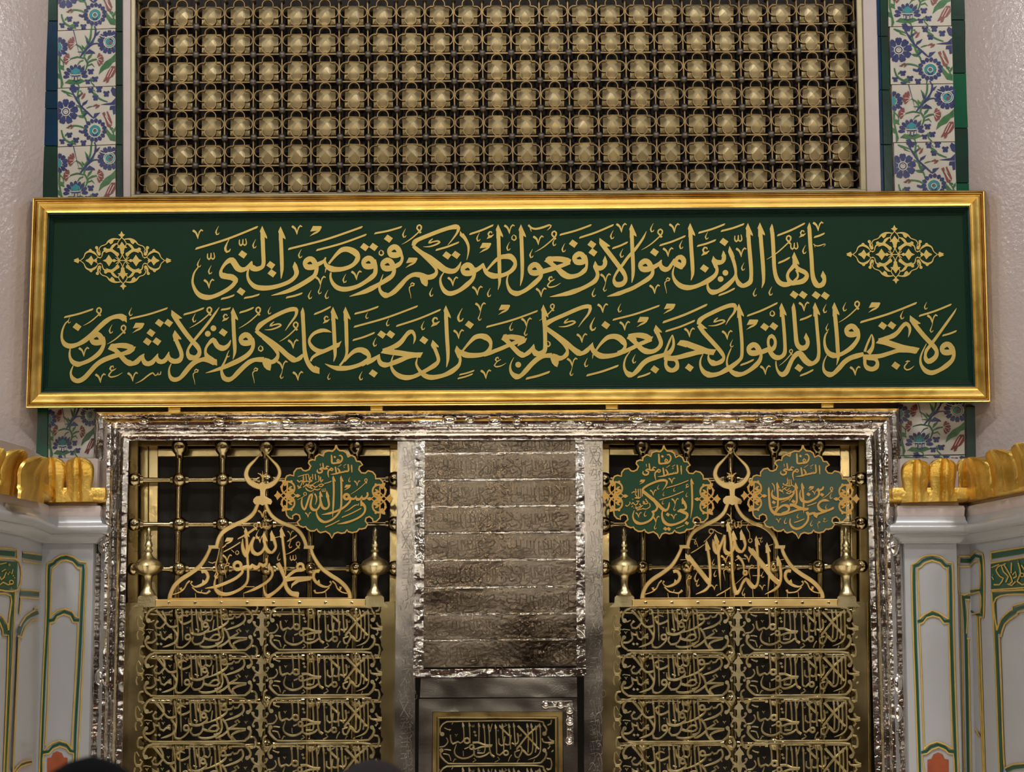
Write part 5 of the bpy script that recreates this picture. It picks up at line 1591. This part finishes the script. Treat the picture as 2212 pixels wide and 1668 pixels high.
M2 = '''
B 42
A 1425,580 1430,680 1435,800 1436,1000 1412,1192,.1
A 1292,868 1305,930 1335,990 1342,1040 1300,1062 1262,1062,.8 1218,1085,.4
S 1215,1090,.4 1240,1078,.8 1310,1100 1360,1125 1350,1185 1285,1235 1180,1278 1085,1287 1015,1245 982,1165,.7 985,1090,.5 1010,1035,.3
S 985,768,.1 1040,690,.5 1052,630,.8 1000,612 900,632 780,682 700,735 682,772
S 685,775 790,860 900,955 980,1040 1030,1070 1062,1055 1085,1000,.6 1092,945,.2
S 840,890 890,960 910,1020 885,1070 840,1092
S 835,1075 852,1120,.7 838,1175 780,1232 680,1268 600,1255 552,1205,.7 540,1140,.5 562,1068,.2
J 660,602,1; F 1040,738 1385,610 1; F 938,918 1312,775 1; H 1332,668,1.1; V 1130,668,1.3; V 850,848,1.3; C 935,680,1.1; C 1015,785,1; C 1178,712,1.1; C 1365,795,1.1; C 1005,905,1.1; Y 1180,985,1.4; V 1160,1208,1.2; V 628,1182,1.2; C 740,1070,1.4; Y 888,1260,1.5; F 1188,1348 1320,1288 .9
D 1070,1132 1355,1262 1030,1348 1083,1350
B 18
S 520,808 560,780; S 575,745 590,760 560,800; S 620,745 628,880; S 650,740 660,870 630,880 590,860; S 680,740 685,860; S 600,780 575,830 600,850; S 570,880 640,885
S 430,990 450,1010 500,960 490,940; S 520,980 540,950 580,990 620,950 590,930 640,930; S 690,960 720,940 700,970 770,960 740,920; S 640,970 660,1000 600,1030 580,1010
S 790,960 800,1010 740,1050 690,1040; S 540,1000 520,1020; S 690,990 620,1050 580,1030; S 600,1070 700,1040; C 560,1010; V 540,920,.9; D 700,935 735,905
'''
M3 = '''
B 42
a 565,710 565,760 572,900 585,1010 620,1085 680,1125 770,1130 870,1105 1000,1062 1100,1048 1165,1045,.8
P 1175,1030 1150,1068 1090,1080 1110,1035
A 692,638 695,720 702,850 700,1000 668,1085,.8 645,1150,.2
S 625,760,.3 610,820,.6 640,875 730,900 850,880 925,835 945,800,.7 930,775
S 672,1098,.5 725,1030,.7 790,992 850,1002 872,1045 845,1085 760,1115
S 880,985 940,990 1010,1025 1090,1048; P 868,1005 890,970 940,975 930,1010
A 972,645 978,710 988,850 985,950 945,988 890,1000
A 1068,645 1074,720 1085,850 1092,1000 1092,1110,.1
S 1045,760,.3 1035,850,.6 1070,920 1150,942 1250,900 1315,845 1325,790,.7 1300,740
S 1312,765 1350,762 1382,740 1392,708,.5
D 640,948 938,935 1165,826 1370,832
S 1482,930,.1 1420,915 1355,930 1312,985,.7 1335,1050 1400,1078 1480,1062 1545,1030,.8
P 1560,1012 1530,1055 1480,1080 1490,1040
S 1440,1078 1350,1110 1280,1125 1240,1100,.7
P 1232,1120 1250,1160 1290,1188 1305,1150 1330,1110
S 1240,1105 1185,1125 1140,1112
S 1140,1090 1162,1150,.7 1150,1230 1080,1312 990,1348 922,1322,.9 885,1260,.6 890,1190,.3
U 1512,740 1368,892 1.2; C 1520,800,1.4; F 942,1262 1108,1192 1; F 1142,1008 1292,945 1; F 742,952 882,888 .8; F 608,1038 692,1002 .8; V 715,1262,1; C 832,1175,1.5; C 1225,1215,1.4; C 1015,1115,1.1; M 1325,1245,1; E 1388,1180,.75; C 1445,975,1.1; J 1185,702,1; V 1258,838,1
L 612,658,16 640,690,18 652,740,14 645,790,4; L 870,930,10 930,850,10
B 18
S 730,750 760,770 800,740 840,770 880,730; S 780,660 810,690 850,650; S 870,600 875,690; S 900,600 905,690 870,700 820,690; S 845,590 850,680; S 930,700 960,720 950,780 880,800
S 850,790 900,770 880,820 830,800; S 840,720 790,740; S 780,700 770,730; S 720,760 780,790; C 855,560; C 790,790; D 920,690
'''
mM = plane(-.045)
def medallion(label, org, dx, dy, mid, text, ha, mt):
    t = thing('green_medallion', label, 'plaque', None)
    tf = lambda x, y: (x + dx, y + dy)
    q = [(org[0] + (x+dx)/7.0, org[1] + (y+dy)/7.0) for x, y in OUT]
    mb = MB(); mb.poly(q, mM, -.006, 0); mb.build('green_plate', M[mt], t)
    mb = MB(); mb.ribbon([(x, y, 3.2) for x, y in q + q[:1]], mM, 0, .0025); mb.build('gold_edging', M['medgold'], t)
    for cx, cy, sg in ((332, 845, 1), (1706, 892, -1)):
        mb = MB(); draw(SIDE, org, 7.0, mM, -.002, .005, .001, 20., mb, None, 24., tf=lambda x, y: (cx + dx + sg*x, cy + dy + y)); mb.build('fretted_rosette', M['medgold'], t)
    mb = MB()
    draw(HEAD, org, 7.0, mM, 0, .002, 0., 26., mb, mb, 24., tf=lambda x, y: (ha[0] + (x-770)*ha[2], ha[1] + (y-230)*ha[3]), wk=1.12)
    draw(text, org, 7.0, mM, 0, .002, 0., 42., mb, mb, 24.)
    mb.build('gold_lettering', M['medgold'], t)
    # two pegs fix the plate to the bars behind
    for x, y in ((700, 700), (1300, 700)):
        p = mM(org[0] + (x+dx)/7.0, org[1] + (y+dy)/7.0, -.006); b = MB(); b.tube(p, (p.x, .12, p.z), .006, None, 8); b.build('fixing_peg', M['brassd'], t)
medallion('scalloped green medallion lettered in gold, left of the silver centre panel', (575, 950), 0, 0, None, M1, (770, 230, 1, 1), 'medal')
medallion('scalloped green medallion lettered in gold, just right of the silver centre panel', (1290, 950), -50, 6, None, M2, (690, 215, 1.11, 1.17), 'medal')
medallion('scalloped green medallion with a greyer sheen, next to the right frame post', (1580, 950), 22, 3, None, M3, (742, 210, 1.13, 1.18), 'medal3')
# ================================================================ plaster columns and marble piers
def px_at(px, py, Y): q = P(px, py, Y); return (q.x, q.y)
def column(side):
    name = 'wall_column_left' if side < 0 else 'wall_column_right'
    xj = X(104, 200, 0) if side < 0 else X(2083, 200, 0)
    r = 1.0; yc = .60
    cx = xj + (side * math.sqrt(r*r - yc*yc))
    z0 = Z(1010); mb = MB(); v = []; n = 40; zs = [z0 - .3 + (7.55 - z0 + .3)*k/30 for k in range(31)]
    rr = random.Random(9 + side)
    for k, z in enumerate(zs):
        for i in range(n+1):
            a = math.pi*1.5 * i/n + (math.pi*.95 if side < 0 else math.pi*.55)
            q = r + rr.uniform(-.002, .002)
            v.append((cx + q*math.cos(a), yc + q*math.sin(a), z))
    mb.add(v, [(k*(n+1)+i, k*(n+1)+i+1, (k+1)*(n+1)+i+1, (k+1)*(n+1)+i) for k in range(30) for i in range(n)])
    o = mb.build(name, M['plaster'], None, 60); o['kind'] = 'structure'; return o
column(-1); column(1)
def sweep(plan, prof, name, mt, parent, smooth=40):
    """runs a profile (outward offset, height) along plan points; the hall lies to the left of the run"""
    k = len(prof); v = []
    for i, p in enumerate(plan):
        ds = []
        if i > 0: ds.append((Vector(p) - Vector(plan[i-1])).normalized())
        if i < len(plan)-1: ds.append((Vector(plan[i+1]) - Vector(p)).normalized())
        ns = [Vector((d_.y, -d_.x)) for d_ in ds]
        if len(ns) == 2:
            b = (ns[0] + ns[1]); b = b / b.dot(ns[0])
        else: b = ns[0]
        for o, z in prof: v.append((p[0] + b.x*o, p[1] + b.y*o, z))
    mb = MB(); mb.add(v, [(i*k+j, i*k+j+1, (i+1)*k+j+1, (i+1)*k+j) for i in range(len(plan)-1) for j in range(k-1)])
    return mb.build(name, mt, parent, smooth)
YF = -.12
zf = lambda py, px=150: P(px, py, YF).z
def leaf(m, x0, x1, yb0, yb1, yt0, yt1, parent):
    """one gilded leaf standing on the neck of the pier, its tip curling outwards"""
    mb = MB(); nu, nv = 14, 16; v = []
    w_ = (x1 - x0)
    xa, xb = x0 - w_*.10, x1 + w_*.10
    pa = m(xa, (yb0+yt0)/2, .052); pb = m(xb, (yb1+yt1)/2, .052)
    nn = m((xa+xb)/2, yb0, 1.) - m((xa+xb)/2, yb0, 0.)
    e = Vector((pb.x-pa.x, pb.y-pa.y, 0)); n_ = Vector((e.y, -e.x, 0)).normalized()
    if n_.dot(Vector((CAM.x-pa.x, CAM.y-pa.y, 0))) < 0: n_ = -n_
    zb = (m(xa, yb0, .052).z, m(xb, yb1, .052).z); zt = (m(xa, yt0, .052).z, m(xb, yt1, .052).z)
    sh = [.97, .97, .97, .96, .89, .86, .87, .89, .91, .94, .96, .98, .98, .96, .90, .74, .30]
    for j in range(nv+1):
        t = j/nv
        for i in range(nu+1):
            u = -1 + 2*i/nu
            f = .5 + .5*u*sh[j]
            off = .004 + .010*t +   .030*max(0, t-.55)**1.5/.30 + .007*(1-u*u)*min(1, t*3) - .008*math.exp(-(u/.10)**2) + .006*math.exp(-((abs(u)-.30)/.12)**2) - .010*max(0, abs(u)-.85)/.15*(1 if t > .2 else 0)
            q = pa.lerp(pb, f) + n_*off
            z = (zb[0] + (zb[1]-zb[0])*f)*(1-t) + (zt[0] + (zt[1]-zt[0])*f)*t
            v.append((q.x, q.y, z))
    W = nu + 1
    mb.add(v, [(j*W+i, j*W+i+1, (j+1)*W+i+1, (j+1)*W+i) for j in range(nv) for i in range(nu)])
    n0 = len(mb.v)
    mb.v += [tuple(Vector(q) - n_*.013 + Vector((0, 0, .003))) for q in v]
    mb.f += [(n0+j*W+i, n0+(j+1)*W+i, n0+(j+1)*W+i+1, n0+j*W+i+1) for j in range(nv) for i in range(nu)]
    rim = [i for i in range(W)] + [j*W+nu for j in range(1, nv+1)] + [nv*W+i for i in range(nu-1, -1, -1)] + [j*W for j in range(nv-1, 0, -1)]
    mb.f += [(rim[a_], n0+rim[a_], n0+rim[(a_+1) % len(rim)], rim[(a_+1) % len(rim)]) for a_ in range(len(rim))]
    return mb.build('gold_leaf', M['gleaf'], parent, 60)
def inlay(txt, org, sc, m, parent, gold=True):
    mb = MB(); draw(txt, org, sc, m, .001 if not gold else .0012, .0045 if gold else .0025, .002 if gold else 0., 10., mb, None, 40.)
    return mb.build('gold_fillet' if gold else 'green_inlay', M['inlaygold' if gold else 'inlay'], parent)
def pier(label, plan, leaves):
    t = thing('marble_pier', label, 'pier')
    body = [(0.0, zf(1173)), (0.0, 0.0)]
    sweep(plan, body, 'marble_shaft', M['marble'], t)
    sweep(plan, [(.0, zf(990)), (.012, zf(992)), (.012, zf(1092)), (.030, zf(1094)), (.034, zf(1100)), (.030, zf(1119)), (.0, zf(1119))], 'plaster_neck', M['reveal'], t)
    sweep(plan, [(.0, zf(1117.5)), (.034, zf(1117.5)), (.036, zf(1124)), (.042, zf(1131)), (.046, zf(1133.5)), (.060, zf(1135)), (.071, zf(1139)), (.074, zf(1143.5)), (.070, zf(1149)), (.058, zf(1153)), (.048, zf(1154.5)), (.048, zf(1157)), (.036, zf(1160)), (.024, zf(1166)), (.019, zf(1171)), (.014, zf(1172)), (.012, zf(1174)), (0, zf(1174.5))], 'marble_moulding', M['marble'], t)
    sweep(plan, [(.0, zf(1056)), (.052, zf(1056)), (.056, zf(1066)), (.055, zf(1076)), (.044, zf(1084)), (.026, zf(1087)), (0, zf(1087))], 'gold_band', M['gleaf'], t)
    for m, *a in leaves: leaf(m, *a, t)
    return t
# left pier: a flat pilaster beside the doorway, then a flank that comes forward
A = px_at(199, 1300, YF); B = px_at(88, 1300, YF); C = px_at(42, 1300, -.62); D = (C[0] - .13, -1.40); E_ = (D[0]-.3, -1.40)
mF = plane(YF); mR1 = plane_thru(B, C); mR2 = plane_thru(C, D)
planL = [E_, D, C, B, A, (A[0], .011)]
left = pier('white marble pier with green and gold inlay under gilded leaves, left of the doorway', planL,
    [(mF, 144, 198, 1084, 1084, 990, 992), (mF, 92, 138, 1086, 1085, 992, 990), (mR1, 47, 90, 1078, 1088, 985, 990), (mR2, 0, 44, 1066, 1076, 972, 974), (mR2, -46, -3, 1056, 1066, 968, 971)])
ZL = (0, 1080); SL = 2.836
inlay('''
L 240,1668 262,1100 282,700 289,388 318,382 330,365 370,342 405,336 450,350 485,378 529,383 524,600 508,1000 488,1400 474,1668
L 307,728 320,420 345,400 370,375 405,370 445,383 475,420 493,425 482,722
L 305,728 322,700 350,680 395,668 440,683 462,715 480,722
L 277,1505 294,1200 307,755 335,748 350,717 390,700 430,716 447,750 477,750 462,1100 437,1530
L 270,1535 292,1510 320,1490 360,1476 410,1490 440,1528
L 263,1668 266,1560 300,1555 325,1527 365,1512 405,1525 425,1550 450,1553 440,1668
''', ZL, SL, mF, left)
inlay('''
L 251,1668,13 273,1100,13 293,700,15 302,405,16 332,388,15 345,372,14 370,357,14 405,352,14 446,366,14 478,397,15 510,402,15 502,650,16 486,1000,16 463,1400,15 455,1668,13
L 295,741,15 325,735,15 345,708,14 393,684,14 437,700,14 455,737,15 485,738,15
L 262,1547,14 300,1540,14 325,1510,14 365,1494,14 412,1508,14 432,1540,14 455,1542,14
''', ZL, SL, mF, left, False)
mb = MB(); draw('P 289,1640 289,1582 314,1578 324,1552 350,1540 380,1552 390,1578 414,1580 414,1700 289,1700', ZL, SL, mF, 0, .002, 0, 10., mb); mb.build('red_marble_inset', M['redm'], left)
inlay('L 140,322 258,335; L 140,374 256,392; L 128,549 245,560; L 122,596 242,606; L 130,600 122,700; L 122,775 158,715 212,678 212,665 236,665; L 136,845 158,780 200,738 236,735; L 108,835 140,845; L 116,845 82,1668; L 85,1668 130,1610 196,1595; L 85,1690 130,1635 196,1615', ZL, SL, mR1, left)
inlay('L 140,342,28 257,360,28; L 124,572,24 241,580,24; L 115,822,22 138,755,20 180,712,20 222,695,20 236,690,20; L 85,1660,16 130,1620,16 196,1604,16', ZL, SL, mR1, left, False)
inlay('L -40,290 105,307 108,358 -40,350; L -40,366 116,374 112,550 -40,545; L -40,577 66,588 58,720 52,800; L 95,560 85,800 43,1668; L -40,680 20,720 45,760 52,800; L -40,740 0,752 18,800 18,830 52,830 24,1668', ZL, SL, mR2, left)
inlay('L -40,320,30 92,332,30; P -40,372 108,380 104,546 -40,541; L -40,563,18 78,570,18 64,800,16 30,1668,16; L -40,712,18 10,740,18 30,780,18 34,812,18 60,815,14', ZL, SL, mR2, left, False)
mb = MB(); draw('B 9;R 70,505,12,7;L 82,512,7 50,520,9 20,505,9 0,520,8 -20,510,8;L 80,425,6 72,455,8 60,440,6 50,458,8 38,442,6 25,475,9 8,490,9 0,470,6;L 0,395,6 40,385,6;R 58,398,5,4;O 82,465,4 90,478,4 70,540,3;L 10,440,6 35,425,6', ZL, SL, mR2, .004, .002, 0, 9., mb); mb.build('gold_lettering', M['inlaygold'], left)
# right pier
A2 = px_at(1956, 1300, YF); B2 = px_at(2069, 1300, YF); B3 = (B2[0], -.06); C2_ = px_at(2098, 1300, -.06); D2 = (C2_[0] + .06, -.36); E2 = (D2[0] + .24, -1.5); G2 = (E2[0]+.3, -1.5)
mr0 = plane(-.06); mr1 = plane_thru(C2_, D2); mr2 = plane_thru(D2, E2)
planR = [(A2[0], .011), A2, B2, B3, C2_, D2, E2, G2]
zf0 = zf
right = pier('white marble pier with green and gold inlay under gilded leaves, right of the doorway', planR,
    [(mF, 1951, 2003, 1086, 1084, 996, 994), (mF, 2010, 2062, 1084, 1083, 993, 993), (mr0, 2066, 2100, 1082, 1082, 994, 992), (mr1, 2100, 2142, 1080, 1072, 988, 990), (mr2, 2143, 2197, 1070, 1056, 973, 972), (mr2, 2199, 2252, 1055, 1040, 961, 955)])
ZR = (1880, 1080)
inlay('''
L 293,1668 277,1200 262,800 254,398 283,383 308,357 340,343 380,338 420,344 448,360 474,383 504,385 512,800 523,1200 540,1668
L 303,733 291,420 312,410 335,386 380,372 425,385 455,415 470,420 478,728
L 303,731 330,705 380,678 420,692 452,715 478,730
L 330,1532 311,1000 301,762 325,752 347,722 385,712 424,722 452,758 478,755 490,1100 503,1528
L 328,1530 360,1500 410,1483 460,1500 503,1528
L 332,1668 320,1562 350,1555 380,1530 420,1516 460,1533 480,1555 508,1558 515,1668
''', ZR, SL, mF, right)
inlay('''
L 305,1668,13 290,1200,15 276,800,15 270,408,15 298,395,14 322,372,14 380,355,14 436,373,14 462,402,14 488,405,14 496,800,15 508,1200,15 525,1668,13
L 290,745,15 325,738,15 347,712,14 383,696,14 424,710,14 452,742,15 490,742,15
L 312,1547,14 345,1540,14 370,1514,14 412,1500,14 455,1514,14 482,1540,14 518,1543,14
''', ZR, SL, mF, right, False)
mb = MB(); draw('P 350,1640 350,1592 374,1587 386,1560 415,1547 444,1560 455,1587 480,1592 482,1700 350,1700', ZR, SL, mF, 0, .002, 0, 10., mb); mb.build('red_marble_inset', M['redm'], right)
inlay('L 543,345 610,345; L 543,345 540,405 608,407; L 538,405 545,575 610,572; L 555,585 575,1668; L 600,615 590,820; L 592,850 610,850; L 600,850 618,1668; L 585,612 610,612', ZR, SL, mr0, right)
inlay('L 560,358,16 560,385,16; L 560,373,26 612,373,26; L 570,590,16 585,850,16 600,1668,15; L 575,595,14 612,595,14', ZR, SL, mr0, right, False)
inlay('L 606,345 686,330 692,720 664,720; L 606,407 664,372 666,545 612,550; L 612,580 668,562 670,690 620,700; L 652,712 690,1668; L 668,720 700,1668; L 640,1400 668,1450', ZR, SL, mr1, right)
inlay('L 606,376,20 675,350,18 682,705,12 640,700,10 615,680,10; L 612,558,14 676,552,12; L 660,715,10 690,1668,10; L 645,1415,12 682,1450,12', ZR, SL, mr1, right, False)
inlay('L 740,322 1000,280; L 738,368 738,322; L 735,388 1000,340; L 735,552 1000,535; L 742,566 760,900 790,1668; L 742,560 1000,550; L 775,800 770,602 1000,580; L 775,800 800,732 850,682 868,672 872,650 1000,615; L 790,838 800,838 822,762 880,716 900,702 904,688 1000,670; L 790,845 800,1100 822,1645 870,1622 1000,1612', ZR, SL, mr2, right)
inlay('L 745,345,32 1000,303,32; P 737,395 1000,352 1000,532 740,545; L 750,582,18 1000,564,18; L 758,582,16 772,900,16 805,1668,16; L 782,818,20 805,752,20 855,702,20 880,690,18 888,670,18 1000,640,20; L 830,1660,20 875,1640,20 1000,1630,20', ZR, SL, mr2, right, False)
mb = MB(); draw('''B 9
L 742,415,5 790,395,7; L 755,520,9 790,520,9 815,480,9 795,470,8 770,430,9 800,400,8 815,440,8 845,470,9 830,505,9
L 800,405,7 830,390,7; L 820,400,8 850,450,9 870,500,9 850,520,9; L 865,385,8 862,450,9; L 875,480,9 895,470,9 890,440,8 870,460,8; L 890,500,9 865,525,9 840,515,8
L 905,385,8 920,450,9 900,500,10 930,520,9 980,500,9; L 925,400,8 960,440,9 990,400,8; R 930,460,11,7; O 905,375,3 850,375,3 780,445,3 750,460,3; L 745,470,6 755,490,6''', ZR, SL, mr2, .004, .002, 0, 9., mb); mb.build('gold_lettering', M['inlaygold'], right)
# ================================================================ two visitors in front of the camera
def visitor(name, label, px, py, dist, cloth, headmat, hat):
    t = thing(name, label, 'person')
    d = FW + RT*((px-1106.0)/F) - UP*((py-834.0)/F)
    q = CAM + d*(dist/d.y)
    top = q.z; x = q.x; y = q.y
    # one continuous robed body from hem to crown
    prof = [(0, .24, .17), (.1, .25, .18), (.5, .235, .17), (.9, .22, .155), (1.05, .22, .15), (1.2, .235, .14), (1.33, .245, .125), (1.40, .225, .11), (1.445, .15, .085), (1.47, .085, .070), (1.50, .062, .062), (1.54, .060, .062), (1.57, .072, .082), (1.60, .079, .096), (1.65, .083, .104), (1.69, .082, .104), (1.73, .076, .097), (1.76, .062, .080), (1.785, .035, .045), (1.793, .008, .01)]
    s = top/1.805; n = 32; v = []
    for z, a, b in prof:
        for i in range(n):
            an = 2*math.pi*i/n
            ca, sa = math.cos(an), math.sin(an)
            ex = 0
            if 1.55 < z < 1.7 and sa > .9: ex = .012*(1 if z < 1.66 else .3) + (.014 if 1.60 < z < 1.66 and sa > .97 else 0)
            if 1.59 < z < 1.66 and abs(ca) > .97: ex += .012
            v.append((x + a*s*ca*(1 + (ex if abs(ca) > .97 else 0)), y + (b*s + (ex if sa > .9 else 0))*sa, z*s))
    mb = MB(); mb.add(v, [(k*n+i, k*n+(i+1) % n, (k+1)*n+(i+1) % n, (k+1)*n+i) for k in range(len(prof)-1) for i in range(n)] + [tuple(range(n))[::-1], tuple(range((len(prof)-1)*n, len(prof)*n))])
    mb.build('body', headmat, t, 70)
    # clothing follows the body a little way out
    mb = MB(); v = []
    pr = [p for p in prof if p[0] <= 1.47]
    for z, a, b in pr:
        for i in range(n):
            an = 2*math.pi*i/n; f = .014 + .008*math.sin(an*7)*(1 - z/1.5)
            v.append((x + (a + f)*s*math.cos(an), y + (b + f)*s*math.sin(an), z*s + .003))
    mb.add(v, [(k*n+i, k*n+(i+1) % n, (k+1)*n+(i+1) % n, (k+1)*n+i) for k in range(len(pr)-1) for i in range(n)])
    mb.build('robe', cloth, t, 70)
    # sleeves hang at the sides
    for sg in (-1, 1):
        mb = MB()
        pts = [(x + sg*.235*s, y, 1.37*s, .062), (x + sg*.285*s, y + .01, 1.15*s, .056), (x + sg*.29*s, y + .05, .92*s, .052), (x + sg*.27*s, y + .09, .80*s, .060)]
        for a, b in zip(pts, pts[1:]): mb.tube(a[:3], b[:3], a[3], b[3], 14)
        mb.sphere(pts[0][:3], .064, 14, 8); mb.build('sleeve', cloth, t, 60)
        hb = MB(); hb.sphere((pts[3][0], pts[3][1] + .02, pts[3][2] - .06), .038, 12, 8, (.7, 1, 1.2))
        for k in range(4): hb.tube((pts[3][0] - .018 + .012*k, pts[3][1] + .02 + .012*(k-1.5), pts[3][2] - .09), (pts[3][0] - .016 + .011*k, pts[3][1] + .035 + .012*(k-1.5), pts[3][2] - .155), .009, .007, 8)
        hb.tube((pts[3][0], pts[3][1] + .05, pts[3][2] - .06), (pts[3][0] - sg*.005, pts[3][1] + .075, pts[3][2] - .11), .010, .008, 8)
        hb.build('hand', M['skin'], t, 60)
    # head covering
    mb = MB(); v = []
    pr = [(1.42, .16, .13), (1.47, .125, .115), (1.53, .10, .105), (1.58, .094, .112), (1.63, .095, .117), (1.68, .094, .117), (1.72, .089, .111), (1.755, .077, .096), (1.782, .054, .068), (1.799, .026, .034), (1.805, .004, .006)] if not hat else \
         [(1.665, .092, .115), (1.68, .094, .117), (1.72, .090, .112), (1.755, .078, .097), (1.785, .052, .066), (1.80, .025, .033), (1.805, .004, .006)]
    for z, a, b in pr:
        for i in range(n):
            an = 2*math.pi*i/n
            yy = b*math.sin(an)
            if not hat and math.sin(an) > .55 and 1.52 < z < 1.70: yy = b*.55   # opening for the face
            v.append((x + a*s*math.cos(an), y + yy*s, z*s))
    mb.add(v, [(k*n+i, k*n+(i+1) % n, (k+1)*n+(i+1) % n, (k+1)*n+i) for k in range(len(pr)-1) for i in range(n)])
    mb.build('head_covering', cloth, t, 70)
    return t
visitor('person', 'person with a black head covering, seen from behind at the bottom left', 197, 1634, 2.5, M['cloth'], M['skin'], False)
visitor('person', 'person in a grey head covering, seen from behind at the bottom centre', 805, 1640, 3.1, M['cloth2'], M['skin'], False)
